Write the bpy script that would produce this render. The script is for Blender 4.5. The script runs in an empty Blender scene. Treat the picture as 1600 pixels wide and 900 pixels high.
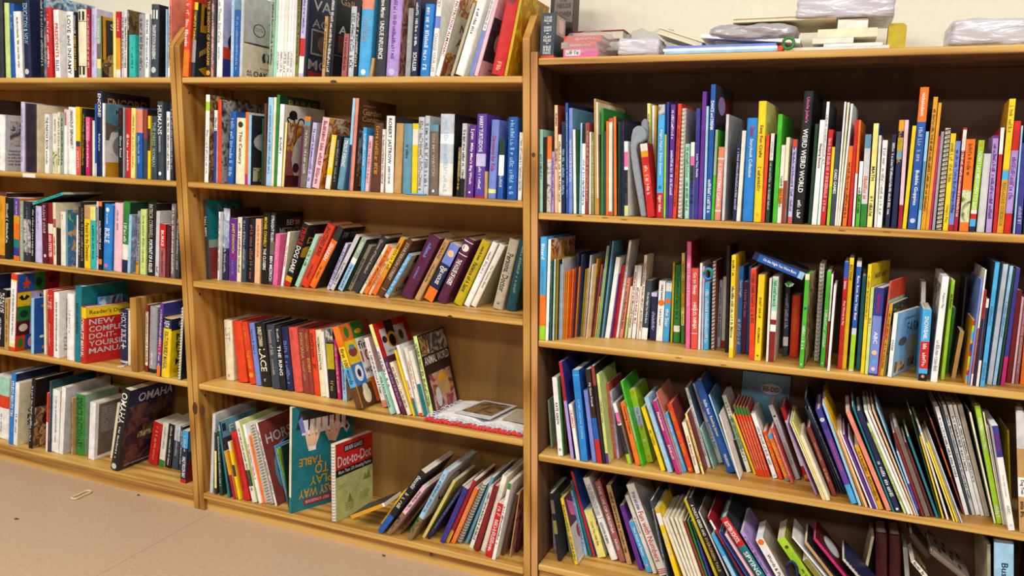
import bpy, math, random, re
from mathutils import Vector, Matrix, Euler

scene = bpy.context.scene
col = scene.collection

# ------------------------------------------------------------------ camera, world, lights, exposure
FZ = 1.146                       # camera height above the floor
CD = 1.963                       # distance from the camera to the bookcase fronts (plane y = 0)
RIGHT = Vector((0.92744273, 0.3715189, 0.04270465))
DOWN = Vector((0.09274427, -0.11787673, -0.98868781))
FWD = Vector((-0.36228232, 0.92091193, -0.14378016))
cam_data = bpy.data.cameras.new('camera')
cam_data.sensor_width = 36.0
cam_data.lens = 1250.0 / 1600.0 * 36.0
cam_data.clip_start = 0.05
cam = bpy.data.objects.new('camera', cam_data)
m = Matrix.Identity(4)
for i in range(3):
    m[i][0] = RIGHT[i]; m[i][1] = -DOWN[i]; m[i][2] = -FWD[i]
m[0][3], m[1][3], m[2][3] = 0.0, -CD, FZ
cam.matrix_world = m
col.objects.link(cam)
scene.camera = cam

world = bpy.data.worlds.new('world')
scene.world = world
world.use_nodes = True
bg = world.node_tree.nodes['Background']
bg.inputs[0].default_value = (1.0, 0.97, 0.93, 1)
bg.inputs[1].default_value = 0.07

def ceiling_lamp(x, y, z, sx, sy, power):
    d = bpy.data.lights.new('ceiling_lamp', 'AREA')
    d.shape = 'RECTANGLE'; d.size = sx; d.size_y = sy
    d.energy = power; d.color = (1.0, 0.975, 0.925)
    o = bpy.data.objects.new('ceiling_lamp', d)
    o.location = (x, y, z)
    col.objects.link(o)
    return o
for lx in (-3.3, -1.5, 0.3, 2.1):
    ceiling_lamp(lx, -1.75, 2.75, 1.2, 0.6, 34)
    ceiling_lamp(lx, -4.2, 2.75, 1.2, 0.6, 30)

vs = scene.view_settings
vs.view_transform = 'Standard'
vs.look = 'None'
vs.exposure = 0.47
vs.gamma = 1.0
vs.use_curve_mapping = False

# ------------------------------------------------------------------ palette and materials
PAL = dict(
 white=('white','f4f2ee'), offwhite=('off-white','e9e4d6'), cream=('cream','efe2bf'), grey=('grey','9c9c9e'),
 lightgrey=('light grey','cccccf'), silver=('silver','c3c9d2'), charcoal=('charcoal','2e3036'), black=('black','121216'),
 slate=('slate','36434f'), navy=('navy','182048'), blue=('blue','1a55a8'), brightblue=('bright blue','1f7fd0'),
 skyblue=('sky blue','45a8e0'), lightblue=('light blue','9ccaea'), steel=('steel blue','6093aa'), periwinkle=('periwinkle','7388d2'),
 indigo=('indigo','35348c'), violet=('violet','5a3c9e'), purple=('purple','63298c'), lilac=('lilac','b293d4'),
 lavender=('lavender','c8c0e4'), plum=('plum','561c40'), maroon=('maroon','561724'), crimson=('crimson','a4152b'),
 red=('red','c71d1a'), darkred=('dark red','83181a'), coral=('coral','dc5346'), salmon=('salmon','e58a72'),
 pink=('pink','e667a2'), palepink=('pale pink','efc0cc'), magenta=('magenta','c21a68'), rose=('rose brown','a55a58'),
 orange=('orange','ec741a'), redorange=('orange-red','df4017'), peach=('peach','f0bd90'), gold=('gold','dc9a1a'),
 yellow=('yellow','f3cd16'), paleyellow=('pale yellow','f1e383'), olive=('olive','858335'), mustard=('mustard','c2aa14'),
 lime=('lime','9fcd26'), palelime=('pale lime','cbdd84'), green=('green','2a8030'), brightgreen=('bright green','44b826'),
 darkgreen=('dark green','143a26'), mint=('mint','a3d8c0'), sage=('sage green','97ae92'), teal=('teal','117882'),
 darkteal=('dark teal','0d454d'), turquoise=('turquoise','32b7ae'), brown=('brown','5c3620'), darkbrown=('dark brown','2e1b15'),
 tan=('tan','c2985f'), taupe=('taupe','74645a'), greige=('greige','b9ad96'), aubergine=('aubergine','281a2a'),
 brick=('brick brown','8c3a30'), khaki=('khaki','b9bb74'), skin=('skin','eec7a4'), paper=('paper','e8dfc8'),
)
def srgb(h):
    out = []
    for i in (0, 2, 4):
        c = int(h[i:i+2], 16) / 255.0
        out.append(c / 12.92 if c <= 0.04045 else ((c + 0.055) / 1.055) ** 2.4)
    return tuple(out) + (1.0,)

def new_mat(name):
    mt = bpy.data.materials.new(name); mt.use_nodes = True
    nt = mt.node_tree
    return mt, nt, nt.nodes['Principled BSDF']

MATS = {}
def mat(c):
    """printed cover stock of one colour, with faint scuffing"""
    if c in MATS: return MATS[c]
    if c in ART: return art_mat(c)
    base = srgb(PAL[c][1])
    mt, nt, b = new_mat('print_' + c)
    tc = nt.nodes.new('ShaderNodeTexCoord')
    n = nt.nodes.new('ShaderNodeTexNoise'); n.inputs['Scale'].default_value = 38; n.inputs['Detail'].default_value = 5
    nt.links.new(tc.outputs['Object'], n.inputs['Vector'])
    r = nt.nodes.new('ShaderNodeValToRGB')
    lo = tuple(x * 0.80 for x in base[:3]) + (1,)
    hi = tuple(min(1, x * 1.06 + 0.006) for x in base[:3]) + (1,)
    r.color_ramp.elements[0].position = 0.3; r.color_ramp.elements[0].color = lo
    r.color_ramp.elements[1].position = 0.62; r.color_ramp.elements[1].color = hi
    nt.links.new(n.outputs['Fac'], r.inputs['Fac'])
    nt.links.new(r.outputs['Color'], b.inputs['Base Color'])
    b.inputs['Roughness'].default_value = 0.42
    b.inputs['Specular IOR Level'].default_value = 0.4
    MATS[c] = mt
    return mt

# blotchy printed pictures for covers whose artwork is only a wash of colour in the photograph
ART = dict(
 art_city=('0b0a14','1c1530','3a2233','6b4330','241a33'), art_multi=('c8372c','e9b52c','2d6ab0','2f8a4a','e8e2d2'),
 art_floral=('b0605f','7a2c3c','d8a090','5a2440','c48a3a'), art_bw=('1a1a1c','6a6a6c','c9c6c0','303032','8c8a86'),
 art_sea=('274a7a','6fa6cc','c9dbe4','41658e','1c2c4a'), art_earth=('6b4a2c','b58a54','3a2a1c','d8be8c','8a6238'),
 art_green=('4a6a2c','9db35a','d8dcb0','2a3c1c','c7b35a'), art_warm=('d8641e','f0b040','8a2a1c','f3dcb0','c03a24'),
 art_dark=('0e0e12','26262c','44404a','16161c','6a6470'), art_pastel=('e9d7df','c9dcec','f3ecd0','d6c7e4','f6f2ee'),
 art_sepia=('2a1f12','5a4528','8a6e42','3c2c18','6e5634'), art_kids=('58b4e0','f3cd16','e0483c','6cc04a','f3f0ea'),
 art_flower=('e8b816','f3d83a','d8861a','b8a014','f0c828'), art_cloud=('9fb0cc','dbe2ec','6f86ae','b9c6dc','51688f'),
)
def art_mat(key):
    mt, nt, b = new_mat('print_' + key)
    tc = nt.nodes.new('ShaderNodeTexCoord')
    n = nt.nodes.new('ShaderNodeTexNoise'); n.inputs['Scale'].default_value = 22; n.inputs['Detail'].default_value = 4
    n.inputs['Distortion'].default_value = 0.8
    nt.links.new(tc.outputs['Object'], n.inputs['Vector'])
    r = nt.nodes.new('ShaderNodeValToRGB'); r.color_ramp.interpolation = 'LINEAR'
    cs = ART[key]
    els = r.color_ramp.elements
    els[0].position = 0.30; els[0].color = srgb(cs[0])
    els[1].position = 0.70; els[1].color = srgb(cs[-1])
    for i, c in enumerate(cs[1:-1]):
        e = els.new(0.30 + 0.1 * (i + 1)); e.color = srgb(c)
    nt.links.new(n.outputs['Fac'], r.inputs['Fac'])
    nt.links.new(r.outputs['Color'], b.inputs['Base Color'])
    b.inputs['Roughness'].default_value = 0.4
    MATS[key] = mt
    return mt

def wood(name, c_lo, c_mid, c_hi, axis, rough=0.45, scale=1.0, knots=True):
    mt, nt, b = new_mat(name)
    N, L = nt.nodes, nt.links
    tc = N.new('ShaderNodeTexCoord')
    mp = N.new('ShaderNodeMapping')
    sc = [26.0 * scale] * 3; sc[axis] = 1.6 * scale
    mp.inputs['Scale'].default_value = sc
    L.new(tc.outputs['Object'], mp.inputs['Vector'])
    n1 = N.new('ShaderNodeTexNoise'); n1.inputs['Scale'].default_value = 1.0; n1.inputs['Detail'].default_value = 6
    n1.inputs['Distortion'].default_value = 0.6
    L.new(mp.outputs['Vector'], n1.inputs['Vector'])
    mp2 = N.new('ShaderNodeMapping')
    sc2 = [9.0 * scale] * 3; sc2[axis] = 0.9 * scale
    mp2.inputs['Scale'].default_value = sc2
    L.new(tc.outputs['Object'], mp2.inputs['Vector'])
    w = N.new('ShaderNodeTexWave'); w.wave_type = 'RINGS'; w.inputs['Scale'].default_value = 1.2
    w.inputs['Distortion'].default_value = 5.0; w.inputs['Detail'].default_value = 3
    L.new(mp2.outputs['Vector'], w.inputs['Vector'])
    mx = N.new('ShaderNodeMath'); mx.operation = 'MULTIPLY_ADD'; mx.inputs[1].default_value = 0.40
    L.new(w.outputs['Fac'], mx.inputs[0]); L.new(n1.outputs['Fac'], mx.inputs[2])
    r = N.new('ShaderNodeValToRGB')
    e = r.color_ramp.elements
    e[0].position = 0.42; e[0].color = srgb(c_lo)
    e[1].position = 0.90; e[1].color = srgb(c_hi)
    k = e.new(0.60); k.color = srgb(c_mid)
    L.new(mx.outputs[0], r.inputs['Fac'])
    L.new(r.outputs['Color'], b.inputs['Base Color'])
    b.inputs['Roughness'].default_value = rough
    bp = N.new('ShaderNodeBump'); bp.inputs['Strength'].default_value = 0.12; bp.inputs['Distance'].default_value = 0.002
    L.new(n1.outputs['Fac'], bp.inputs['Height']); L.new(bp.outputs['Normal'], b.inputs['Normal'])
    return mt
W_SHELF = wood('pine_shelf', '9c6c28', 'bb8a3e', 'd0a658', 0)
W_UP = wood('pine_upright', '8f5e22', 'ad7a32', 'c2924a', 2)
W_BACK = wood('plywood_back', '7e5726', '946a30', 'a67d40', 2, 0.5, 0.5)
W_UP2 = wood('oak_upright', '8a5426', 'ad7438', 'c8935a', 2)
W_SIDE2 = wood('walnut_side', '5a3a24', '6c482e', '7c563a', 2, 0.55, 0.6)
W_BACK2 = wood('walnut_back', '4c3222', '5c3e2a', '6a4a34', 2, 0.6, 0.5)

def plain(name, hexc, rough=0.5, metallic=0.0, noise=0.0, nscale=30):
    mt, nt, b = new_mat(name)
    b.inputs['Base Color'].default_value = srgb(hexc)
    b.inputs['Roughness'].default_value = rough
    b.inputs['Metallic'].default_value = metallic
    if noise:
        base = srgb(hexc)
        tc = nt.nodes.new('ShaderNodeTexCoord')
        n = nt.nodes.new('ShaderNodeTexNoise'); n.inputs['Scale'].default_value = nscale; n.inputs['Detail'].default_value = 6
        nt.links.new(tc.outputs['Object'], n.inputs['Vector'])
        r = nt.nodes.new('ShaderNodeValToRGB')
        r.color_ramp.elements[0].position = 0.32; r.color_ramp.elements[0].color = tuple(x * (1 - noise) for x in base[:3]) + (1,)
        r.color_ramp.elements[1].position = 0.66; r.color_ramp.elements[1].color = tuple(min(1, x * (1 + noise * 0.6)) for x in base[:3]) + (1,)
        nt.links.new(n.outputs['Fac'], r.inputs['Fac']); nt.links.new(r.outputs['Color'], b.inputs['Base Color'])
    return mt
M_WALL = plain('cream_paint', 'f0e8d2', 0.7, 0, 0.03, 60)
M_FLOOR = plain('vinyl_floor', 'b89a7e', 0.42, 0, 0.07, 70)
M_SEAM = plain('floor_seam', 'a88b70', 0.6)
M_KNOT = plain('wood_knot', '4a2a14', 0.5, 0, 0.3, 80)
M_RUBBER = plain('rubber_band', 'd8bc94', 0.5)
M_GRAIN = plain('dark_grain', '8a5a24', 0.5)
M_WIRE = plain('white_wire', 'dcdcdc', 0.35, 0.2)
M_DWIRE = plain('black_wire', '2a2a2e', 0.35, 0.3)
M_DUST = plain('lint', '55504a', 0.9)

def pages_mat():
    mt, nt, b = new_mat('paper_block')
    tc = nt.nodes.new('ShaderNodeTexCoord')
    mp = nt.nodes.new('ShaderNodeMapping'); mp.inputs['Scale'].default_value = (900, 3, 3)
    nt.links.new(tc.outputs['Object'], mp.inputs['Vector'])
    n = nt.nodes.new('ShaderNodeTexNoise'); n.inputs['Scale'].default_value = 1.0; n.inputs['Detail'].default_value = 2
    nt.links.new(mp.outputs['Vector'], n.inputs['Vector'])
    r = nt.nodes.new('ShaderNodeValToRGB')
    r.color_ramp.elements[0].position = 0.35; r.color_ramp.elements[0].color = srgb('b9ad94')
    r.color_ramp.elements[1].position = 0.6; r.color_ramp.elements[1].color = srgb('e6dec9')
    nt.links.new(n.outputs['Fac'], r.inputs['Fac']); nt.links.new(r.outputs['Color'], b.inputs['Base Color'])
    b.inputs['Roughness'].default_value = 0.8
    return mt
M_PAGES = pages_mat()

def plastic_mat():
    mt, nt, b = new_mat('clear_plastic')
    b.inputs['Base Color'].default_value = (0.93, 0.93, 0.97, 1)
    b.inputs['Roughness'].default_value = 0.12
    b.inputs['Alpha'].default_value = 0.30
    b.inputs['Specular IOR Level'].default_value = 0.8
    return mt
M_PLASTIC = plastic_mat()

# ------------------------------------------------------------------ mesh helpers
class MB:
    def __init__(self):
        self.v = []; self.f = []; self.mi = []; self.mats = []
    def slot(self, mt):
        if mt not in self.mats: self.mats.append(mt)
        return self.mats.index(mt)
    def add(self, verts, faces, mt):
        o = len(self.v); s = self.slot(mt)
        self.v += [tuple(p) for p in verts]
        for f in faces:
            self.f.append(tuple(i + o for i in f)); self.mi.append(s)
    def box(self, x0, y0, z0, x1, y1, z1, mt):
        self.add([(x0,y0,z0),(x1,y0,z0),(x1,y1,z0),(x0,y1,z0),(x0,y0,z1),(x1,y0,z1),(x1,y1,z1),(x0,y1,z1)],
                 [(0,3,2,1),(4,5,6,7),(0,1,5,4),(1,2,6,5),(2,3,7,6),(3,0,4,7)], mt)
    def tube(self, pts, r, mt, n=6, closed=False):
        pts = [Vector(p) for p in pts]; rings = []
        for i, p in enumerate(pts):
            a = pts[i-1] if (i > 0 or closed) else p
            c = pts[(i+1) % len(pts)] if (i < len(pts)-1 or closed) else p
            d = (c - a).normalized()
            u = d.orthogonal().normalized() if abs(d.z) > 0.95 else d.cross(Vector((0,0,1))).normalized()
            w = d.cross(u)
            rings.append([p + (u * math.cos(2*math.pi*k/n) + w * math.sin(2*math.pi*k/n)) * r for k in range(n)])
        vs_ = [q for rg in rings for q in rg]; fs = []
        m_ = len(pts)
        for i in range(m_ if closed else m_ - 1):
            j = (i + 1) % m_
            for k in range(n):
                l = (k + 1) % n
                fs.append((i*n+k, i*n+l, j*n+l, j*n+k))
        if not closed:
            fs.append(tuple(range(n))[::-1]); fs.append(tuple((m_-1)*n + k for k in range(n)))
        self.add(vs_, fs, mt)
    def build(self, name, parent=None, smooth=False):
        me = bpy.data.meshes.new(name)
        me.from_pydata(self.v, [], self.f)
        for mt in self.mats: me.materials.append(mt)
        me.polygons.foreach_set('material_index', self.mi)
        if smooth: me.polygons.foreach_set('use_smooth', [True] * len(self.f))
        me.update()
        o = bpy.data.objects.new(name, me); col.objects.link(o)
        if parent: o.parent = parent
        return o
def empty(name, loc=(0,0,0)):
    o = bpy.data.objects.new(name, None); o.empty_display_size = 0.05
    o.location = loc; col.objects.link(o); return o
def tag(o, label=None, cat=None, group=None, kind=None):
    if label: o['label'] = label
    if cat: o['category'] = cat
    if group: o['group'] = group
    if kind: o['kind'] = kind
    return o

def bevel(o, w, seg=2):
    md = o.modifiers.new('edge', 'BEVEL'); md.width = w; md.segments = seg; md.limit_method = 'ANGLE'
    return o

# pixel of the photograph -> point of the place
def pray(px, py):
    return RIGHT * (px - 800.0) + DOWN * (py - 450.0) + FWD * 1250.0
CAM = Vector((0, -CD, FZ))
def at_y(px, py, y=0.0):
    d = pray(px, py); return CAM + d * ((CD + y) / d.y)
def at_z(px, py, z):
    d = pray(px, py); return CAM + d * ((z - FZ) / d.z)

# ------------------------------------------------------------------ the room
mb = MB(); mb.box(-5.5, -5.5, -0.05, 3.5, 0.30, 0.0, M_FLOOR)
floor = tag(mb.build('floor'), kind='structure')
a, b_ = at_z(283, 827, 0), at_z(160, 895, 0)
dirn = (b_ - a).normalized(); nrm = Vector((-dirn.y, dirn.x, 0)) * 0.0011
p0, p1 = a - dirn * 0.35, a + dirn * 2.5
mb = MB(); mb.add([p0 - nrm, p1 - nrm, p1 + nrm, p0 + nrm], [(0,1,2,3)], M_SEAM)
mb.v = [(v[0], v[1], 0.0004) for v in mb.v]
mb.build('seam', floor)
mb = MB(); mb.box(-5.5, 0.262, 0.0, 3.5, 0.36, 2.9, M_WALL)
tag(mb.build('wall_back'), kind='structure')

# ------------------------------------------------------------------ bookcases
RACK = -0.05                      # the cases lean a little: x shifts by RACK per metre of height
DEPTH = 0.236
def Zf(z): return z + FZ          # heights below are measured from camera height
class Case: pass
def shear_box(mb, x0, x1, y0, y1, z0, z1, mt, zr, k=RACK):
    vs_ = []
    for z in (z0, z1):
        for (x, y) in ((x0,y0),(x1,y0),(x1,y1),(x0,y1)):
            vs_.append((x + k * (z - zr), y, z))
    mb.add(vs_, [(0,3,2,1),(4,5,6,7),(0,1,5,4),(1,2,6,5),(2,3,7,6),(3,0,4,7)], mt)
def upright(parent, xl, xr, zr, ztop, mt, slanted=True, name='side_panel', mt_in=None):
    """side board; profile in y-z with the slanted front corner, sheared with the case"""
    if slanted:
        prof = [(0.0, 0.0), (0.0, Zf(0.337)), (0.058, Zf(0.405)), (DEPTH + 0.012, Zf(0.405)), (DEPTH + 0.012, 0.0)]
    else:
        prof = [(0.0, 0.0), (0.0, ztop), (DEPTH + 0.012, ztop), (DEPTH + 0.012, 0.0)]
    n = len(prof); vs_ = []
    for x in (xl, xr):
        for (y, z) in prof: vs_.append((x + RACK * (z - zr), y, z))
    mb = MB()
    mb.add(vs_, [tuple(range(n))[::-1], tuple(range(n, 2*n))] if False else [tuple(range(n)), tuple(range(2*n-1, n-1, -1))], mt_in or mt)
    mb.add(vs_, [(i, i+n, (i+1) % n + n, (i+1) % n) for i in range(n)], mt)
    o = mb.build(name, parent)
    return bevel(o, 0.003)
def board(parent, name, xl, xr, zr, zl, zslope, x0, y0, y1, th, mt, k=RACK, under=None):
    """shelf board whose top is z = zl + zslope*(x-x0), ends sheared with the case"""
    def zt(x): return zl + zslope * (x - x0)
    vs_ = []
    for dz in (-th, 0):
        for (x, y) in ((xl,y0),(xr,y0),(xr,y1),(xl,y1)):
            xx = x + k * (zl + dz - zr)
            vs_.append((xx, y, zt(xx) + dz))
    mb = MB(); mb.add(vs_, [(4,5,6,7),(0,1,5,4),(1,2,6,5),(2,3,7,6),(3,0,4,7)], mt); mb.f.append((0,3,2,1)); mb.mi.append(mb.slot(under or mt))
    return bevel(mb.build(name, parent), 0.0045, 3)

ZR = Zf(0.337)                    # height at which the upright x positions below are given
Z_LM = [Zf(z) for z in (0.2445, -0.074, -0.387, -0.720, -1.085)]       # shelf tops, left and middle case
Z_R = [Zf(z) for z in (0.289, -0.102, -0.439, -0.753, -1.066)]         # top board and shelf tops, right case
SLOPE_R, X0_R = 0.0155, -0.70
def knot(parent, px, py, rx, rz, mk=None):
    p = at_y(px, py, -0.0006)
    mb = MB(); n = 14
    mb.add([(p.x + rx*math.cos(2*math.pi*i/n), p.y, p.z + rz*math.sin(2*math.pi*i/n)) for i in range(n)], [tuple(range(n))], mk or M_KNOT)
    return mb.build('knot', parent)
def _rx(z, x): return x + RACK * (z - ZR)

def bookcase_lm(name, label, xl0, xl1, xr0, xr1):
    c = empty(name, (xl0, 0, 0)); tag(c, label, 'bookcase', 'pine bookcases along the wall')
    root = c
    def par(o):
        o.parent = root; o.matrix_parent_inverse = Matrix.Translation((-xl0, 0, 0)); return o
    par(upright(None, xl0, xl1, ZR, 0, W_UP)); par(upright(None, xr0, xr1, ZR, 0, W_UP))
    for i, z in enumerate(Z_LM):
        par(board(None, 'shelf', xl1 + 0.0008, xr0 - 0.0008, ZR, z, 0, 0, 0.001 if i < 4 else -0.004, DEPTH - 0.001, 0.019, W_SHELF))
    mb = MB(); shear_box(mb, xl1 + 0.001, xr0 - 0.001, 0.012, 0.030, 0.0, Z_LM[4] - 0.0195, W_SHELF, ZR); par(mb.build('kickboard'))
    mb = MB(); shear_box(mb, xl0 + 0.004, xr1 - 0.004, DEPTH, DEPTH + 0.008, 0.03, Z_LM[0], W_BACK, ZR); par(mb.build('back_panel'))
    # peg holes in the inner side
    for z in [z_ - 0.045 for z_ in Z_LM[:4]]:
        mb = MB(); cx = xl1 + RACK * (z - ZR) + 0.0006
        mb.add([(cx, 0.03 + 0.004*math.cos(2*math.pi*i/10), z + 0.004*math.sin(2*math.pi*i/10)) for i in range(10)], [tuple(range(10))], M_KNOT)
        par(mb.build('peg_hole'))
    return c, par
XU = dict(l=(-3.085, -3.065), lr=(-1.9415, -1.9225), ml=(-1.9185, -1.8995), mr=(-0.7725, -0.7535), rl=(-0.7500, -0.7320), rr=(0.4480, 0.4670))
case_l, par_l = bookcase_lm('bookcase', 'honey pine bookcase of grown-ups\u2019 books, leftmost of the three', *XU['l'], *XU['lr'])
case_m, par_m = bookcase_lm('bookcase', 'honey pine bookcase with angled tops, in the middle of the three', *XU['ml'], *XU['mr'])
par_m(knot(None, 521, 127.5, 0.011, 0.0042)); par_m(knot(None, 703, 495, 0.007, 0.0045)); par_m(knot(None, 674, 866, 0.006, 0.006))
par_l(knot(None, 304.5, 638, 0.010, 0.021)); par_m(knot(None, 317, 641, 0.009, 0.018))

case_r = empty('bookcase', (XU['rl'][0], 0, 0))
tag(case_r, 'lower oak bookcase of children\u2019s picture books with dark inside, bagged books on top', 'bookcase')
def par_r(o):
    o.parent = case_r; o.matrix_parent_inverse = Matrix.Translation((-XU['rl'][0], 0, 0)); return o
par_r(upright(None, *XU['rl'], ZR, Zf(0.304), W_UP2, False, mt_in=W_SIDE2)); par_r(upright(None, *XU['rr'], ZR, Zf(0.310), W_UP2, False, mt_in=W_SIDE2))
for i, z in enumerate(Z_R):
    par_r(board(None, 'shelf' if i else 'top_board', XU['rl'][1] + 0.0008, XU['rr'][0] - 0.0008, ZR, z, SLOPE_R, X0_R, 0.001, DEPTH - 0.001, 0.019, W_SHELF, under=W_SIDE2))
mb = MB(); shear_box(mb, XU['rl'][1] + 0.001, XU['rr'][0] - 0.001, 0.012, 0.030, 0.0, Z_R[4] - 0.021, W_SHELF, ZR); par_r(mb.build('kickboard'))
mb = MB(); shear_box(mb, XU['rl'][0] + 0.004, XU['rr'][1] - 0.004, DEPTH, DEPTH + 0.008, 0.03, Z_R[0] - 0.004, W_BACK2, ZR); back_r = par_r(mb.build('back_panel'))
for _v in back_r.data.vertices:                    # its top edge follows the sloping top board
    if _v.co.z > 1.0: _v.co.z += SLOPE_R * (_v.co.x - X0_R)
par_r(knot(None, 833.5, 242, 0.005, 0.006))
for (px, py) in ((905, 335), (945, 338), (975, 341), (1315, 358), (1060, 557), (1130, 568), (1385, 360)):
    par_r(knot(None, px, py + 2, 0.009, 0.0009, M_GRAIN))

# ------------------------------------------------------------------ lettering
_txt = {}
def text2d(s):
    """outline of a word as flat triangles, scaled to height 1 (x runs with the reading direction)"""
    if s in _txt: return _txt[s]
    c = bpy.data.curves.new('lettering', 'FONT'); c.body = s; c.resolution_u = 2; c.offset = 0.012
    o = bpy.data.objects.new('lettering', c); me = o.to_mesh()
    vs_ = [(v.co.x, v.co.y) for v in me.vertices]; fs = [tuple(p.vertices) for p in me.polygons]
    o.to_mesh_clear(); bpy.data.objects.remove(o); bpy.data.curves.remove(c)
    x0 = min(v[0] for v in vs_); x1 = max(v[0] for v in vs_); y0 = min(v[1] for v in vs_); y1 = max(v[1] for v in vs_)
    k = 1.0 / max(1e-6, y1 - y0)
    _txt[s] = ([((x - x0) * k, (y - y0) * k) for x, y in vs_], fs, (x1 - x0) * k)
    return _txt[s]
def marks2d(n, rnd):
    """a line too small to read: little strokes with the rhythm of type"""
    vs_, fs = [], []
    def q(x0, y0, x1, y1):
        o = len(vs_); vs_.extend([(x0,y0),(x1,y0),(x1,y1),(x0,y1)]); fs.append((o,o+1,o+2,o+3))
    x = 0.0
    for i in range(n):
        if rnd.random() < 0.14 and 0 < i < n - 1: x += 0.45; continue
        w = rnd.choice((0.38, 0.46, 0.5, 0.56)); hh = rnd.choice((1.0, 0.72, 0.72, 1.0))
        q(x, 0, x + 0.15, hh)
        if rnd.random() < 0.6: q(x + w - 0.14, 0, x + w, hh * rnd.choice((1, 0.7)))
        for yy in (0, hh * 0.45, hh - 0.14):
            if rnd.random() < 0.5: q(x, yy, x + w, yy + 0.14)
        x += w + 0.16
    return vs_, fs, max(0.3, x)
def put2d(mb, t2, box, plane, mt, cond=(0.42, 1.25), align='c', bend=None):
    """lay flat lettering in box (a0,b0,a1,b1) of a plane; plane(a,b) -> 3D point, a = reading direction"""
    vs_, fs, bw = t2
    a0, b0, a1, b1 = box
    L, H = a1 - a0, b1 - b0
    sy = H; sx = L / bw
    if sx > sy * cond[1]: sx = sy * cond[1]
    if sx < sy * cond[0]: sy = sx / cond[0]
    oa = a0 + (0 if align == 'l' else (L - sx * bw) / 2); ob = b0 + (H - sy) / 2
    mb.add([plane(oa + x * sx, ob + y * sy) for x, y in vs_], fs, mt)

# ------------------------------------------------------------------ books
KIND = dict(h=('hardcover_book', 'hardcover'), p=('paperback_book', 'paperback'), m=('picture_book', 'picture book'), c=('spiral_notebook', 'spiral-bound book'), b=('board_book', 'board book'), g=('magazine', 'magazine'))
BOOKS = []
DEBUG = False
class B: pass
def parse_line(ln, seg, row):
    f = [s.strip() for s in ln.split('|')]
    nums = f[0].split()
    bk = B(); bk.row = row
    zx, zy, zs = seg
    X = lambda v: zx + float(v) / zs
    Y = lambda v: zy + float(v) / zs
    bk.xl, bk.xr, bk.xt, bk.yt = X(nums[0]), X(nums[1]), X(nums[2]), Y(nums[3])
    bk.yb = Y(nums[4]) if len(nums) > 4 and nums[4] != '-' else None
    cs = f[1].split(',')
    bk.main = cs[0]; bk.tc = cs[1] if len(cs) > 1 else None
    bk.text = f[2] if len(f) > 2 else ''
    bk.o = {}
    if len(f) > 3 and f[3]:
        for kv in f[3].split(';'):
            kv = kv.strip()
            if not kv: continue
            k, _, v = kv.partition('='); bk.o[k] = v
    if 'lie' in bk.o:
        q = bk.o['lie'].split(','); bk.lie = (X(q[0]), Y(q[1]))
    else: bk.lie = None
    return bk
def solve(bk):
    row = bk.row; o = bk.o
    s = float(o['s']) if 's' in o else row.s
    zs_ = row.z
    if bk.lie:
        bl = at_y(bk.xl, bk.yb, s); br = at_y(*bk.lie, s); tl = at_y(bk.xt, bk.yt, s)
        v = tl - bl; bk.th = math.atan2(v.x, v.z); bk.h = v.length
        n = Vector((math.cos(bk.th), 0, -math.sin(bk.th)))
        bk.t = max(0.003, (br - bl).dot(n)); bk.P = bl; bk.s = s
        return
    if bk.yb is not None and 's' not in o and 'ln' not in o:
        lowx = bk.xl if bk.xt <= bk.xl + 1 else bk.xr
        p = at_z(lowx, bk.yb, zs_(0))
        for _ in range(3): p = at_z(lowx, bk.yb, zs_(p.x))
        s = min(max(p.y, 0.002), 0.15)
    if getattr(bk, 's_fix', None) is not None: s = bk.s_fix
    bk.s = s
    tl = at_y(bk.xt, bk.yt, s)
    if 'ln' in o:
        q = at_y(bk.xl, bk.yb, s); q2 = at_y(bk.xr, bk.yb, s)
        v = tl - q
        if row.zu and tl.z > row.zu(tl.x) - 0.003:
            tl = tl - v * ((tl.z - row.zu(tl.x) + 0.003) / v.z)
        k = (q.z - zs_(q.x)) / v.z
        bl = q - v * k
        th = math.atan2(v.x, v.z)
        t = (q2.x - q.x) * math.cos(th)
    else:
        def onshelf(px):
            d = pray(px, 0); py = 450.0
            # the pixel row where the column px meets the shelf at depth s
            lo, hi = -200.0, 1500.0
            for _ in range(40):
                mid = (lo + hi) / 2; p = at_y(px, mid, s)
                if p.z > zs_(p.x): lo = mid
                else: hi = mid
            return at_y(px, lo, s)
        bl, br = onshelf(bk.xl), onshelf(bk.xr)
        th = math.atan2(tl.x - bl.x, tl.z - bl.z)
        t = (br.x - bl.x) * math.cos(th)
    t = max(t, 0.0024)
    z0 = zs_(bl.x) + 0.0004
    h = (tl - bl).length if 'ln' not in o else (tl - bl).length
    P = Vector((bl.x, s, z0 + (t * math.sin(th) if th > 0 else 0)))
    if th > 0: h = max(0.05, h - t * math.sin(th) * math.cos(th))
    if row.zu:
        for _ in range(2):
            top = P.z + h * math.cos(th) + (0 if th > 0 else t * math.sin(-th))
            lim = row.zu(P.x) - 0.003
            if top > lim: h -= (top - lim) / math.cos(th)
    bk.P, bk.th, bk.t, bk.h = P, th, t, h
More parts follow.
